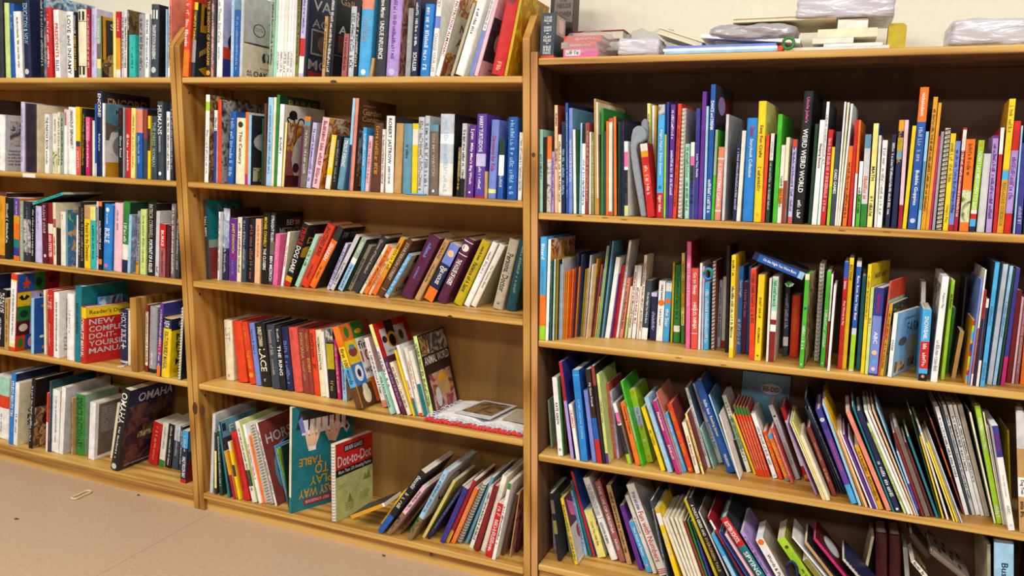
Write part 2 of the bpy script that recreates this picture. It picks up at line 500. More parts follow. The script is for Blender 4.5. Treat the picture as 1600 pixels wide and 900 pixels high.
def gap_to(a, b):
    """how thick a may be before it meets the left board of b"""
    ni = Vector((math.cos(a.th), 0, -math.sin(a.th))); di = Vector((math.sin(a.th), 0, math.cos(a.th)))
    nj = Vector((math.cos(b.th), 0, -math.sin(b.th))); dj = Vector((math.sin(b.th), 0, math.cos(b.th)))
    dp = b.P - a.P; den = ni.dot(nj); best = 9.0
    for k in range(25):
        al = a.h * k / 24
        tt = (dp - di * al).dot(nj) / den
        hit = (a.P + di * al + ni * tt - b.P).dot(dj)
        if -0.012 <= hit <= b.h + 0.012: best = min(best, tt)
    hb = (dp + dj * b.h).dot(di)
    if 0 < hb < a.h: best = min(best, (dp + dj * b.h).dot(ni))
    return best
def set_t(a, t):
    if a.th > 0: a.P.z -= (a.t - t) * math.sin(a.th)
    a.t = t
def trim(row):
    bs = [b for b in row.books if not b.lie]
    def inner(z, side):
        return row.inner[side] + RACK * (z - ZR)
    def fit(b):
        d = Vector((math.sin(b.th), 0, math.cos(b.th))); top = b.P + d * b.h
        z0, z1 = b.P.z, top.z
        sh = max(inner(z0, 0) + 0.0015 - b.P.x, inner(z1, 0) + 0.0015 - top.x, 0)
        b.P.x += sh
        rr = b.t * math.cos(b.th)
        over = max(b.P.x + rr - inner(z0, 1) + 0.0015, b.P.x + d.x * b.h + rr - inner(z1, 1) + 0.0015, 0)
        b.P.x -= over
        return over
    for b in bs: fit(b)
    for i, a in enumerate(bs):
        for b in bs[i+1:i+8]:
            if b.s > a.s + a.w or a.s > b.s + b.w: continue
            if b.P.x - a.P.x > 0.25: break
            if 'nt' in b.o or 'nt' in a.o: continue
            g = gap_to(a, b)
            if g < 0.85 * a.t:
                th0 = b.th; lim = max(-0.10, min(0.10, a.th - th0)); best = (g, th0)
                for k in range(1, 9):
                    b.th = th0 + lim * k / 8
                    g = gap_to(a, b)
                    if g > best[0] + 1e-5: best = (g, b.th)
                    if g >= 0.85 * a.t: break
                g, b.th = best
                need = max(0.0024, 0.6 * a.t)
                if g < need: b.P.x += min(0.02, (need - g) / max(0.5, math.cos(a.th))); g = gap_to(a, b)
                b.P.z = row.z(b.P.x) + 0.0004 + (b.t * math.sin(b.th) if b.th > 0 else 0)
            if g < a.t + 0.0007: set_t(a, max(g - 0.0007, 0.0022))
    # the last ones may have been pushed into the right-hand side board
    for b in bs:
        if fit(b) > 0: pass
    for i in range(len(bs) - 1, 0, -1):
        for a in bs[max(0, i-5):i]:
            b = bs[i]
            if b.s > a.s + a.w or a.s > b.s + b.w or 'nt' in b.o or 'nt' in a.o: continue
            g = gap_to(a, b)
            if g < a.t + 0.0004:
                need = max(0.0022, 0.5 * a.t)
                if g < need: a.P.x -= (need - g); g = need
                set_t(a, max(g - 0.0005, 0.0022))
def decorate_spine(bk, root):
    h, t = bk.h, bk.t
    r = bk.r
    def yarc(x):
        if r <= 0: return 0.0
        u = min(1, max(-1, 2 * x / t - 1)); return r * (1 - math.sqrt(max(0.0, 1 - u * u)))
    items = []
    mbp = MB()
    for dt in [q for q in bk.o.get('d', '').split(',') if q]:      # round emblems: v:radius:colour
        v, rr, c = dt.split(':'); z = h * (1 - float(v)); rr = float(rr) * t; n = 14
        mbp.add([(t/2 + rr*math.cos(2*math.pi*k/n), yarc(t/2 + rr*math.cos(2*math.pi*k/n)) - 0.0006, z + rr*math.sin(2*math.pi*k/n)) for k in range(n)], [tuple(range(n))], mat(c))
    if bk.text and bk.tc and t > 0.0045:
        for it in bk.text.split('/'):
            mt_ = re.match(r'^(.*?)(?:@([\d.]+)-([\d.]+))?(?:!([\d.]+))?(?:#(\w+))?$', it)
            it = mt_.group(1); fr = float(mt_.group(4) or 0.62); c = mt_.group(5) or bk.tc
            v0, v1 = (float(mt_.group(2)), float(mt_.group(3))) if mt_.group(2) else (0.09, 0.86)
            up = it.startswith('^'); it = it.lstrip('^')
            flat = it.startswith('='); it = it.lstrip('=')
            off = 0.0
            L = (v1 - v0) * h
            if flat:
                plane = lambda a, b: (a, yarc(a) - 0.0007, b)
                put2d(mbp, text2d(it), (t * 0.1, h * (1 - v1), t * 0.9, h * (1 - v0)), plane, mat(c), (0.3, 1.6)); continue
            H = t * fr
            if it in ('~', '~~'):
                H = min(H, 0.0075 if it == '~' else 0.0115)
                t2 = marks2d(max(3, int(L / (H * 0.62))), bk.rnd)
            else: t2 = text2d(it)
            if up: plane = lambda a, b: (t - b, yarc(t - b) - 0.0007, a)
            else: plane = lambda a, b: (b, yarc(b) - 0.0007, h - a)
            if up: box = (h * (1 - v1), (t - H) / 2, h * (1 - v0), (t + H) / 2)
            else: box = (v0 * h, (t - H) / 2, v1 * h, (t + H) / 2)
            put2d(mbp, t2, box, plane, mat(c), (0.34, 1.3))
    if mbp.v: tag(mbp.build('spine_lettering', root), kind='stuff')
def decorate_cover(bk, root, spec, side='r'):
    h, t, w = bk.h, bk.t, bk.w
    y0 = 0.004
    if side == 'r': P = lambda u, v, e: (t + 0.0003 + e, y0 + u * (w - y0), v * h)
    else: P = lambda u, v, e: (-0.0003 - e, w - u * (w - y0), v * h)
    P_raw = P; P = lambda u, v, e: P_raw(min(0.995, max(0.0, u)), min(0.998, max(0.002, v)), e)
    mbp = MB(); e = 0.0
    for it in [q.strip() for q in spec.split('/') if q.strip()]:
        q = it.split(None, 6); k = q[0]; e += 0.00004
        if k == 'r':
            u0, v0, u1, v1 = map(float, q[1:5])
            mbp.add([P(u0,v0,e), P(u1,v0,e), P(u1,v1,e), P(u0,v1,e)], [(0,1,2,3)], mat(q[5]))
        elif k == 'e':
            u, v, ru, rv = map(float, q[1:5]); n = 16
            mbp.add([P(u + ru*math.cos(2*math.pi*i/n), v + rv*math.sin(2*math.pi*i/n), e) for i in range(n)], [tuple(range(n))], mat(q[5]))
        elif k == 'p':                                   # polygon: p colour u,v u,v ...
            pts = [tuple(map(float, x.split(','))) for x in it.split()[2:]]
            mbp.add([P(a, b, e) for a, b in pts], [tuple(range(len(pts)))], mat(it.split()[1]))
        elif k in ('t', 'T', 'm'):
            u0, v0, u1, v1 = map(float, q[1:5]); c = mat(q[5])
            W_, H_ = (u1 - u0) * (w - y0), (v1 - v0) * h
            if k == 'T': pl = lambda a, b: P(u1 - a / (w - y0), v1 - b / h, e)
            else: pl = lambda a, b: P(u0 + a / (w - y0), v0 + b / h, e)
            if k == 'm':
                n = int(q[6]); hh = H_ / (n * 1.7)
                for i in range(n):
                    put2d(mbp, marks2d(max(3, int(W_ / (hh * 0.62))), bk.rnd), (0, H_ - (i * 1.7 + 1) * hh, W_ * bk.rnd.uniform(0.75, 1), H_ - i * 1.7 * hh), pl, c, (0.3, 2), 'l')
            else: put2d(mbp, text2d(q[6]), (0, 0, W_, H_), pl, c, (0.3, 1.7), 'l')
    if mbp.v: tag(mbp.build('cover_print', root), kind='stuff')
def build_book(bk):
    o = bk.o; t, h, w = bk.t, bk.h, bk.w; k = bk.k
    root = empty(KIND[k][0])
    M = Matrix.Translation(bk.P) @ Matrix.Rotation(-math.radians(bk.yaw), 4, 'Z') @ Matrix.Rotation(bk.th, 4, 'Y')
    if 'pitch' in o: M = M @ Matrix.Rotation(-math.radians(float(o['pitch'])), 4, 'X')
    root.matrix_world = M
    ms, mr, ml = mat(bk.main), mat(o.get('rc', bk.main)), mat(o.get('lc', o.get('rc', bk.main)))
    c = {'h': 0.0028, 'b': 0.0022}.get(k, 0.0007); c = min(c, t * 0.22)
    ins = 0.003 if k == 'h' else 0.0006
    bk.r = min(0.20 * t, 0.006) if k == 'h' and t > 0.01 else 0.0
    mb = MB()
    if k == 'c':
        mb.box(0, 0.004, 0, c, w, h, ml); mb.box(t - c, 0.004, 0, t, w, h, mr)
        cov = mb.build('cover', root)
        mp = MB(); mp.box(c, 0.005, 0.0006, t - c, w - 0.001, h - 0.0006, M_PAGES); mp.build('pages', root)
        wire = MB(); wm = M_DWIRE if o.get('wire') == 'd' else M_WIRE
        n = max(8, int(h / 0.0095)); R = max(0.003, t * 0.5 - 0.0014)
        for i in range(n):
            z = h * (i + 0.5) / n
            wire.tube([(t/2 + R*math.cos(a_*math.pi/5), 0.0075 + 0.0085*math.sin(a_*math.pi/5), z + 0.0012*math.cos(a_*math.pi/5)) for a_ in range(10)], 0.0012, wm, 5, True)
        wire.build('spiral_binding', root)
    else:
        n = 8 if bk.r > 0 else 1
        if bk.r > 0:
            front = [(t * (1 - math.cos(math.pi * i / n)) / 2, bk.r * (1 - math.sin(math.pi * i / n))) for i in range(n + 1)]
        else: front = [(0, 0), (t, 0)]
        out = [(0, w)] + front + [(t, w)]
        inn = [(t - c, w), (t - c, c + bk.r), (c, c + bk.r), (c, w)]
        prof = out + inn; N = len(prof)
        vs_ = [(x, y, 0) for x, y in prof] + [(x, y, h) for x, y in prof]
        bands = [q.split(':') for q in o.get('b', '').split(',') if q]
        bands = [(h * (1 - float(q[1])), h * (1 - float(q[0])), q[2]) for q in bands]
        cuts = sorted(set([0.0, h] + [round(z, 6) for q in bands for z in q[:2] if 1e-5 < z < h - 1e-5]))
        bmats = []
        for z0_, z1_ in zip(cuts[:-1], cuts[1:]):
            zm = (z0_ + z1_) / 2; cc = bk.main
            for q in bands:
                if q[0] - 1e-6 <= zm <= q[1] + 1e-6: cc = q[2]
            bmats.append(mat(cc))
        for i in range(N):
            j = (i + 1) % N
            mm = ms
            if i == 0 or i == N - 1: mm = ml
            if i == len(front): mm = mr
            if mm is ms and 1 <= i <= len(front) - 1 and bands:
                (x0_, y0_), (x1_, y1_) = prof[i], prof[j]
                for z0_, z1_, bm_ in zip(cuts[:-1], cuts[1:], bmats):
                    mb.add([(x0_, y0_, z0_), (x1_, y1_, z0_), (x1_, y1_, z1_), (x0_, y0_, z1_)], [(0,1,2,3)], bm_)
            else: mb.add([vs_[i], vs_[j], vs_[j+N], vs_[i+N]], [(0,1,2,3)], mm)
        mb.add(vs_, [tuple(range(N))[::-1], tuple(range(N, 2*N))], ms)
        cov = mb.build('cover', root)
        mp = MB(); mp.box(c, c + bk.r, ins, t - c, w - (0.003 if k == 'h' else 0.0003), h - ins, mat('white') if k == 'b' else M_PAGES); mp.build('pages', root)
        decorate_spine(bk, cov)
    if 'a' in o: decorate_cover(bk, cov, COVERS[o['a']])
    if 'al' in o: decorate_cover(bk, cov, COVERS[o['al']], 'l')
    bk.root = root
class Row: pass
def make_row(key, case, shelf, z, zu, segs, s=0.012, yaw=0.0, xmax=None):
    row = Row(); row.key, row.case, row.shelf, row.z, row.zu, row.s, row.yaw = key, case, shelf, z, zu, s, yaw
    row.books = []
    row.inner = {'l': (XU['l'][1], XU['lr'][0]), 'm': (XU['ml'][1], XU['mr'][0]), 'p': (XU['rl'][1], XU['rr'][0])}[case[0]]
    for seg, text in segs:
        for ln in text.strip().split('\n'):
            ln = ln.strip()
            if ln and not ln.startswith('//'):
                bk = parse_line(ln, seg, row)
                bk.rnd = random.Random(hash((key, len(row.books))) & 0xffff if False else sum(map(ord, key)) * 131 + len(row.books))
                row.books.append(bk)
    for bk in row.books: solve(bk)
    yb_ = [b for b in row.books if b.yb is not None and 's' not in b.o and 'ln' not in b.o and not b.lie]
    raw = [b.s for b in yb_]
    for i, b in enumerate(yb_):                     # neighbours stand in line: even out the measured setback
        near = [raw[j] for j in range(max(0, i - 2), min(len(yb_), i + 3)) if abs(raw[j] - raw[i]) < 0.022]
        b.s_fix = sum(near) / len(near)
    for bk in row.books:
        solve(bk)
        k = bk.o.get('k') or ('m' if bk.t < 0.0085 else ('h' if bk.h > 0.225 and bk.t > 0.02 else 'p'))
        bk.k = k
        wd = float(bk.o['w']) if 'w' in bk.o else bk.h * (0.78 if k in 'mcg' else 0.68) * bk.rnd.uniform(0.92, 1.05)
        bk.w = max(0.045, min(wd, DEPTH - 0.012 - bk.s)) if not bk.lie else min(wd, DEPTH - 0.012 - bk.s)
        bk.yaw = float(bk.o.get('yaw', row.yaw))
    for bk in row.books: bk.dbg = (bk.th, bk.t, bk.P.x)
    trim(row)
    if DEBUG:
        for i, bk in enumerate(row.books):
            if abs(bk.th - bk.dbg[0]) > 0.03 or bk.t < 0.62 * bk.dbg[1] or abs(bk.P.x - bk.dbg[2]) > 0.006: print('DBG', key, i, bk.main, bk.text[:14], 'th %.2f->%.2f t %.4f->%.4f dx %.3f' % (bk.dbg[0], bk.th, bk.dbg[1], bk.t, bk.P.x - bk.dbg[2]))
    for bk in row.books:
        if not bk.lie:      # on a sloping shelf a turned book rides on its higher corner
            bk.P.z += max(0.0, row.z(bk.P.x + bk.t + bk.w * math.sin(abs(math.radians(bk.yaw)))) - row.z(bk.P.x)) if bk.th > -0.12 else max(0.0, row.z(bk.P.x + bk.w * math.sin(abs(math.radians(bk.yaw)))) - row.z(bk.P.x))
        build_book(bk)
    BOOKS.extend(row.books)
    return row

# ---- labels that single each book out
def ordn(n):
    w = ['first','second','third','fourth','fifth','sixth','seventh','eighth','ninth','tenth','eleventh','twelfth']
    if n <= len(w): return w[n-1]
    return str(n) + ('th' if 10 <= n % 100 <= 20 else {1:'st',2:'nd',3:'rd'}.get(n % 10, 'th'))
def cw(c): return PAL[c][0] if c in PAL else {'art_multi':'many-coloured'}.get(c, 'patterned')
def label_books(rows):
    for row in rows:
        bs = sorted([b for b in row.books], key=lambda b: b.P.x)
        for i, b in enumerate(bs):
            kind = KIND[b.k][1]
            if 'L' in b.o: lab = b.o['L']
            else:
                size = ''
                lab = cw(b.main) + ' ' + kind
                if b.text and b.tc and b.t > 0.0045: lab += ' with ' + cw(b.tc) + ' lettering'
                elif b.o.get('b'): lab += ' with ' + cw(b.o['b'].split(',')[0].split(':')[2]) + ' band'
            lab += ', ' + ordn(i + 1) + ' along ' + row.shelf
            b.lab = lab
            tag(b.root, lab, 'notebook' if b.k == 'c' else 'book', row.group)

# ------------------------------------------------------------------ printed covers that show
GRID = ''.join('r %.2f %.2f %.2f %.2f %s/' % (u, v, u + du, v + dv, c) for u, v, du, dv, c in [
    (0.0,.77,.30,.23,'blue'),(0.30,.77,.20,.23,'green'),(0.50,.77,.27,.23,'crimson'),(0.77,.77,.23,.23,'gold'),
    (0.0,.58,.24,.18,'yellow'),(0.0,.39,.24,.19,'green'),(0.0,.2,.24,.19,'maroon'),(0.0,0,.16,.2,'redorange'),(0.16,0,.25,.2,'blue'),(.24,.2,.76,.56,'lavender')])
COVERS = dict(
 encore='t .10 .80 .92 .93 tan ENCORE!',
 kids='r 0 .62 1 1 steel/e .62 .42 .42 .18 grey/e .50 .24 .12 .2 grey/p taupe 0,.75 .3,.7 .5,.8 .3,.66 .15,.6 .1,.5 0,.5/r 0 0 .7 .2 gold/t .3 .86 .7 .92 black Kids',
 presid='e .5 .78 .3 .08 salmon/r .3 .6 .7 .66 navy/r .3 .46 .7 .52 red/r .3 .33 .7 .38 blue/e .5 .18 .3 .06 red',
 sicology='r 0 0 1 1 darkbrown/r .03 .3 .1 1 gold/r .1 .95 1 1 gold/r .1 .3 1 .95 charcoal/t .2 .80 .95 .90 lightgrey SI-C/e .6 .62 .25 .16 tan/e .62 .48 .2 .14 greige/e .5 .2 .5 .24 art_earth/r .5 .06 .95 .18 gold',
 nursing='r 0 0 1 1 teal',
 pic_b='r .15 .45 .85 .9 art_bw/m .1 .08 .9 .38 charcoal 5',
 journal='t .3 .42 .9 .56 black N',
 diy='r 0 .82 1 1 yellow/t .08 .855 .95 .95 black Reader\'s Digest/t .07 .69 .62 .79 lightgrey NEW/t .07 .56 1.0 .66 lightgrey COMPLETE/t .07 .43 .66 .53 lightgrey DO-IT-/t .07 .30 1.0 .40 lightgrey YOURSELF/t .07 .17 .98 .27 lightgrey MANUAL',
 fixit='r 0 .8 1 1 navy/t .2 .84 1 .94 lightgrey Reader\'s Digest/t .15 .62 .9 .74 black NEW/t .15 .48 .9 .60 black FIX-IT/t .15 .34 1 .46 black YOURSELF/t .15 .20 1 .32 black MANUAL/m .1 .06 .9 .14 black 2',
 grid1=GRID + 'p redorange .07,.88 .13,.9 .15,.97 .18,.9 .25,.88 .19,.85 .2,.79 .15,.83 .1,.79 .12,.85/e .38 .88 .06 .06 darkgreen/e .63 .9 .08 .05 maroon/e .88 .88 .06 .07 tan/p black .02,.7 .08,.73 .12,.68 .16,.73 .22,.7 .16,.66 .08,.66/e .12 .48 .07 .05 darkgreen/e .12 .3 .08 .05 cream/e .08 .1 .05 .07 green/e .27 .1 .06 .07 palepink/t .4 .62 .95 .72 black MY FIRST',
 stars='e .95 .48 .6 .36 lightblue/e .5 .93 .08 .02 white/e .3 .85 .08 .02 gold/e .25 .3 .08 .025 white/e .45 .1 .2 .05 salmon/e .5 .22 .06 .02 white',
 omaha='r 0 0 1 1 navy/r 0 0 1 .80 art_city/t .2 .83 .95 .94 lightgrey OMAHA/r .62 .45 .70 .76 brown/r .3 .36 .98 .43 art_earth/r .4 .43 .85 .5 art_sepia/m .1 .03 .7 .06 lightgrey 1',
 amguide='t .25 .82 1 .89 crimson THE AMERICAN/t .25 .72 1 .79 crimson MEDICAL/t .25 .62 1 .69 crimson ASSOCIATION/t .2 .50 1 .57 black GUIDE TO/t .2 .40 1 .47 black FAMILY/t .2 .30 1 .37 black SYMPTOMS',
 arch='r .45 .62 .95 .98 black/r 0 0 1 .6 art_earth/e .5 .4 .3 .12 darkbrown/t .5 .8 .95 .9 tan HOME',
 greyback='r .08 .06 .92 .97 taupe/m .16 .45 .86 .9 lightgrey 14',
 halfmoon='r 0 0 1 .4 darkred/r 0 .4 1 .6 slate/r 0 .6 1 1 skyblue',
 oak='r 0 .42 1 1 silver/e .55 .425 .6 .012 charcoal/p black .93,.3 1,.3 1,.85 .95,.8 .9,.7/p black .95,.75 .7,.78 .6,.7 .64,.7 .72,.75 .95,.7/p black .95,.62 .75,.6 .66,.54 .7,.54 .78,.57 .95,.57/p black .95,.85 .8,.9 .7,.86 .82,.87 .95,.8/p black .95,.7 .8,.66 .68,.64 .7,.62 .82,.63 .95,.66/e .36 .60 .15 .08 black/e .36 .60 .13 .07 lightgrey/m .25 .58 .47 .63 black 2/e .5 .28 .05 .06 charcoal/e .62 .28 .05 .06 charcoal/e .56 .3 .04 .06 lightgrey/m .4 .125 .95 .155 crimson 1/t .25 .03 1 .10 black OAK TREE/t .08 .065 .22 .10 black AS/t .08 .03 .22 .06 black AN',
 yellowL='r .1 .62 .9 1 gold/r .2 .72 .6 .96 black/p tan .1,.35 .8,.6 .8,.5 .1,.28/p gold .1,.12 .5,.2 .7,.1 .4,.02/r .5 .2 .9 .4 brick/m .5 .5 .9 .6 lightgrey 3',
 letthem='r 0 0 1 .22 indigo/r 0 .22 1 .36 redorange/e .4 .42 .25 .12 navy/e .4 .54 .1 .05 skin',
 various='t .1 .80 1 .93 lightgrey VAR/t .1 .60 1 .70 grey ACT/r .08 .28 .8 .58 grey/r .12 .30 .76 .56 charcoal/e .5 .42 .2 .1 taupe/t .02 .1 .95 .22 grey MO/r 0 0 1 .08 darkred',
 gall='t .1 .86 1 .94 tan Gall/t .5 .74 .9 .82 lightgrey R/t .5 .62 .9 .70 lightgrey A/t .1 .52 .5 .62 lightgrey A/r .1 .3 .5 .5 brown/r 0 .26 1 .262 lightgrey',
 vp='t .2 .82 .9 .92 gold V/t .2 .62 .9 .74 gold P',
 nutri='t .25 .56 1 .66 darkred Nutri/t .25 .40 1 .50 darkred Alm/r .0 .75 1 1 art_warm/r 0 0 1 .30 art_warm/m .5 .33 .9 .36 charcoal 1',
 pinkdark='r 0 .2 1 .72 art_dark/e .5 .45 .25 .14 palepink/m .3 .08 .8 .12 crimson 1',
 crumpet='r 0 0 1 1 art_flower',
 babar='t .2 .88 .95 .96 olive BABAR',
 stones='t .05 .72 .95 .86 black STORIES/e .5 .5 .4 .2 lightgrey/e .2 .88 .1 .06 black',
 eye='r 0 .55 .5 1 art_warm/e .62 .45 .46 .42 offwhite/e .85 .45 .14 .2 brick/r 0 0 1 .18 maroon/e .5 .72 .08 .05 crimson/e .3 .3 .1 .08 plum/e .55 .15 .1 .06 brown',
 blackwhite='e .55 .62 .5 .14 lightgrey/r .05 .05 .95 .25 art_green/r .5 .05 .56 .24 offwhite',
 garden='t .1 .83 .6 .90 tan Garden/t .1 .76 .95 .82 tan Construction/m .1 .91 .5 .94 tan 1/m .1 .68 .6 .74 tan 3/r .05 .05 .9 .66 art_bw/r .05 .05 .9 .3 art_earth',
 northern='t .3 .80 .9 .95 steel NO/r 0 0 1 .4 brick/r 0 .4 1 .5 sage',
 mezrich='t .4 .82 .75 .90 lightgrey BEN/t .15 .68 .95 .79 grey MEZRICH/e .8 .86 .14 .07 darkred/t .72 .83 .88 .89 lightgrey 20',
 pinkpat='p palepink .2,.6 .8,.75 .9,.5 .4,.4/p magenta .3,.2 .6,.4 .8,.2/p palepink .1,.1 .5,.2 .3,.3/t .4 .65 .9 .85 plum A',
 dogdare='t .2 .84 .9 .92 darkred TRIPLE/t .1 .7 .9 .8 gold DOG/e .2 .56 .3 .09 gold/e .2 .56 .2 .06 mustard',
 tebow='t .1 .84 1 .93 grey TIM TEBOW/m .3 .2 .8 .3 taupe 2',
 shbook='t .1 .12 .9 .24 black SH/r .5 .5 1 .8 art_sepia/r .3 .3 1 .48 darkred/r .2 .82 1 1 black',
 first100='r 0 .8 .35 1 orange/e .17 .9 .08 .07 green/r .35 .8 .75 1 green/e .55 .88 .12 .03 yellow/r .75 .8 1 1 brick/r 0 .52 .38 .8 yellow/e .2 .66 .14 .06 brick/e .2 .72 .1 .03 steel/r .38 .3 1 .8 white/t .42 .66 .95 .76 black first/t .42 .5 .95 .64 red 100/t .42 .36 .95 .46 black words/r 0 .26 .38 .52 brightblue/e .2 .4 .13 .1 white/e .2 .4 .06 .05 navy/r 0 0 .5 .26 brown/e .25 .13 .13 .1 cream/e .25 .22 .09 .05 cream/r .5 0 1 .3 orange/e .8 .15 .12 .09 gold',
 deny='r .12 .08 .88 .92 lightgrey/r .3 .82 .55 1 black/e .42 .78 .16 .09 gold/e .42 .77 .1 .07 black/e .2 .8 .07 .04 darkbrown/e .72 .8 .07 .06 brown/m .2 .64 .8 .68 charcoal 1/t .28 .5 .95 .6 crimson DEN/e .22 .55 .05 .04 gold',
 animal='r .02 .74 .3 .98 art_earth/r .32 .74 .64 .98 art_bw/r .66 .74 .98 .98 art_bw/t .06 .62 .96 .72 offwhite ANIMAL WORLD/r .1 .02 .9 .5 art_floral/r .35 .2 .75 .48 tan/e .55 .42 .12 .05 gold/e .3 .2 .1 .12 lightgrey',
 frommer='r 0 .78 1 1 steel/t .2 .82 .9 .92 lightgrey FRO/r .02 .86 .12 .96 navy',
 horses='t .08 .72 .98 .84 lightgrey HORSES/e .6 .36 .48 .36 steel/e .62 .38 .42 .32 black',
 piano='p charcoal .1,.95 .9,.95 .95,.78 .05,.78/r .14 .72 .86 .86 white/r .24 .76 .27 .86 navy/r .34 .76 .37 .86 sage/r .44 .76 .47 .86 tan/r .56 .76 .59 .86 purple/r .66 .76 .69 .86 darkred/r .76 .76 .79 .86 navy/p periwinkle .08,.86 .14,.9 .2,.74 .14,.74/p skin .24,.58 .36,.58 .44,.72 .41,.75 .36,.68 .37,.79 .33,.79 .31,.7 .29,.79 .26,.79 .27,.69 .21,.76 .19,.73/p skin .58,.62 .70,.6 .80,.75 .76,.78 .70,.7 .72,.8 .68,.8 .65,.72 .63,.8 .60,.8 .60,.7 .53,.74 .52,.7/r .25 .56 .37 .60 white/p lightgrey .82,.72 .88,.78 .94,.72 .88,.66/p charcoal .85,.72 .88,.75 .91,.72 .88,.69/T .10 .425 .48 .50 gold TABLE/T .36 .32 .58 .42 gold TO/T .28 .22 .64 .305 mustard PLAY/T .10 .115 .72 .20 gold EASY WAY/r .18 .045 .62 .10 crimson/T .2 .058 .6 .088 lightgrey FIRST SONGBOOK',
 dots='r 0 0 1 1 khaki/r 0 .66 1 1 red/r 0 .57 1 .66 black/r .22 .86 .75 .95 black/t .25 .875 .72 .935 lightgrey BRAIN GAMES/t .05 .69 .95 .83 lightgrey Dot-to-Dot/t .07 .585 .95 .645 lightgrey More Than 120 Amazing Puzzles/m .08 .4 .3 .46 olive 2/e .5 .42 .11 .09 sage/e .5 .42 .10 .08 khaki/p olive .72,.4 .78,.5 .82,.44 .88,.52 .94,.4/p olive .3,.2 .36,.32 .42,.2/m .25 .08 .5 .2 olive 4/m .62 .14 .9 .26 olive 4',
 greycirc='e .4 .7 .3 .2 charcoal/e .4 .7 .27 .18 lightgrey/r 0 0 1 .3 art_sepia',
 puppy='r .1 .5 .9 .9 art_warm',
 danceart='r 0 0 1 1 art_dark/e .35 .86 .2 .07 lilac/e .7 .84 .16 .09 crimson/r .5 .3 .9 .5 gold',
 farm='r 0 .0 1 1 lightblue/t .45 .62 1 .80 slate FARM/e .3 .52 .18 .07 taupe/e .7 .4 .25 .2 greige/r .05 .05 .5 .22 art_warm/r .6 .06 .9 .2 art_earth/m .3 .84 .9 .9 slate 1',
 curious='t .2 .86 .85 .91 brick MARGRET & H.A.REY\'S/t .12 .66 1 .80 black Curious George',
 alphabet='r .0 .8 1 1 redorange/t .1 .6 .95 .74 brick Alphabet/r 0 0 1 .5 art_green',
 tiger='t .1 .8 .95 .92 gold Tiger Tales/r 0 0 1 .7 art_green',
 nowhite='r .08 .08 .92 .92 art_bw',
 ladybug='r 0 .55 1 1 plum/p pink .1,.95 .9,.7 .9,.5 .2,.7/e .45 .4 .1 .1 red/r 0 0 1 .05 offwhite',
 giraffe='e .2 .8 .1 .04 darkbrown/e .45 .65 .1 .05 darkbrown/e .6 .85 .12 .04 darkbrown/e .8 .6 .1 .05 darkbrown/e .35 .45 .12 .05 darkbrown/e .65 .4 .1 .05 darkbrown/e .2 .25 .1 .05 darkbrown/e .75 .2 .12 .05 darkbrown',
 weave='e .5 .8 .3 .1 lightgrey/e .3 .6 .12 .05 black/e .5 .5 .12 .05 black/e .4 .3 .14 .06 black',
)
# ------------------------------------------------------------------ the rows of books, shelf by shelf (measured in the photograph)
A = (0, 0, 5.517); Bz = (0, 130, 5.293); C = (0, 280, 5.333); D = (0, 415, 4.735); E = (0, 560, 3.75)
F = (260, 0, 5.517); G = (530, 0, 5.0); H = (290, 130, 4.737); I = (540, 150, 5.0); J = (300, 300, 5.0); K = (540, 330, 5.0)
N = (310, 465, 5.0); O = (560, 470, 3.914); P_ = (310, 610, 4.091); Q = (570, 660, 3.75)
S = (825, 120, 3.75); T = (1070, 110, 3.333); U = (1330, 110, 3.333); V = (825, 340, 4.0917); Wz = (1040, 350, 3.752)
X_ = (1420, 370, 3.6); Yz = (1260, 370, 3.75); a_ = (830, 530, 3.913); b_ = (1020, 560, 3.912); c_ = (1220, 580, 3.6); d_ = (1400, 590, 3.46)
e_ = (830, 720, 5.0); f_ = (1020, 740, 5.627); g_ = (1200, 770, 6.923); h_ = (1400, 780, 7.5)
def const(z): return lambda x: z
def slope(z): return lambda x: z + SLOPE_R * (x - X0_R)
LM_U = [None] + [const(z - 0.019) for z in Z_LM[:4]]
R_U = [slope(z - 0.019) for z in Z_R]

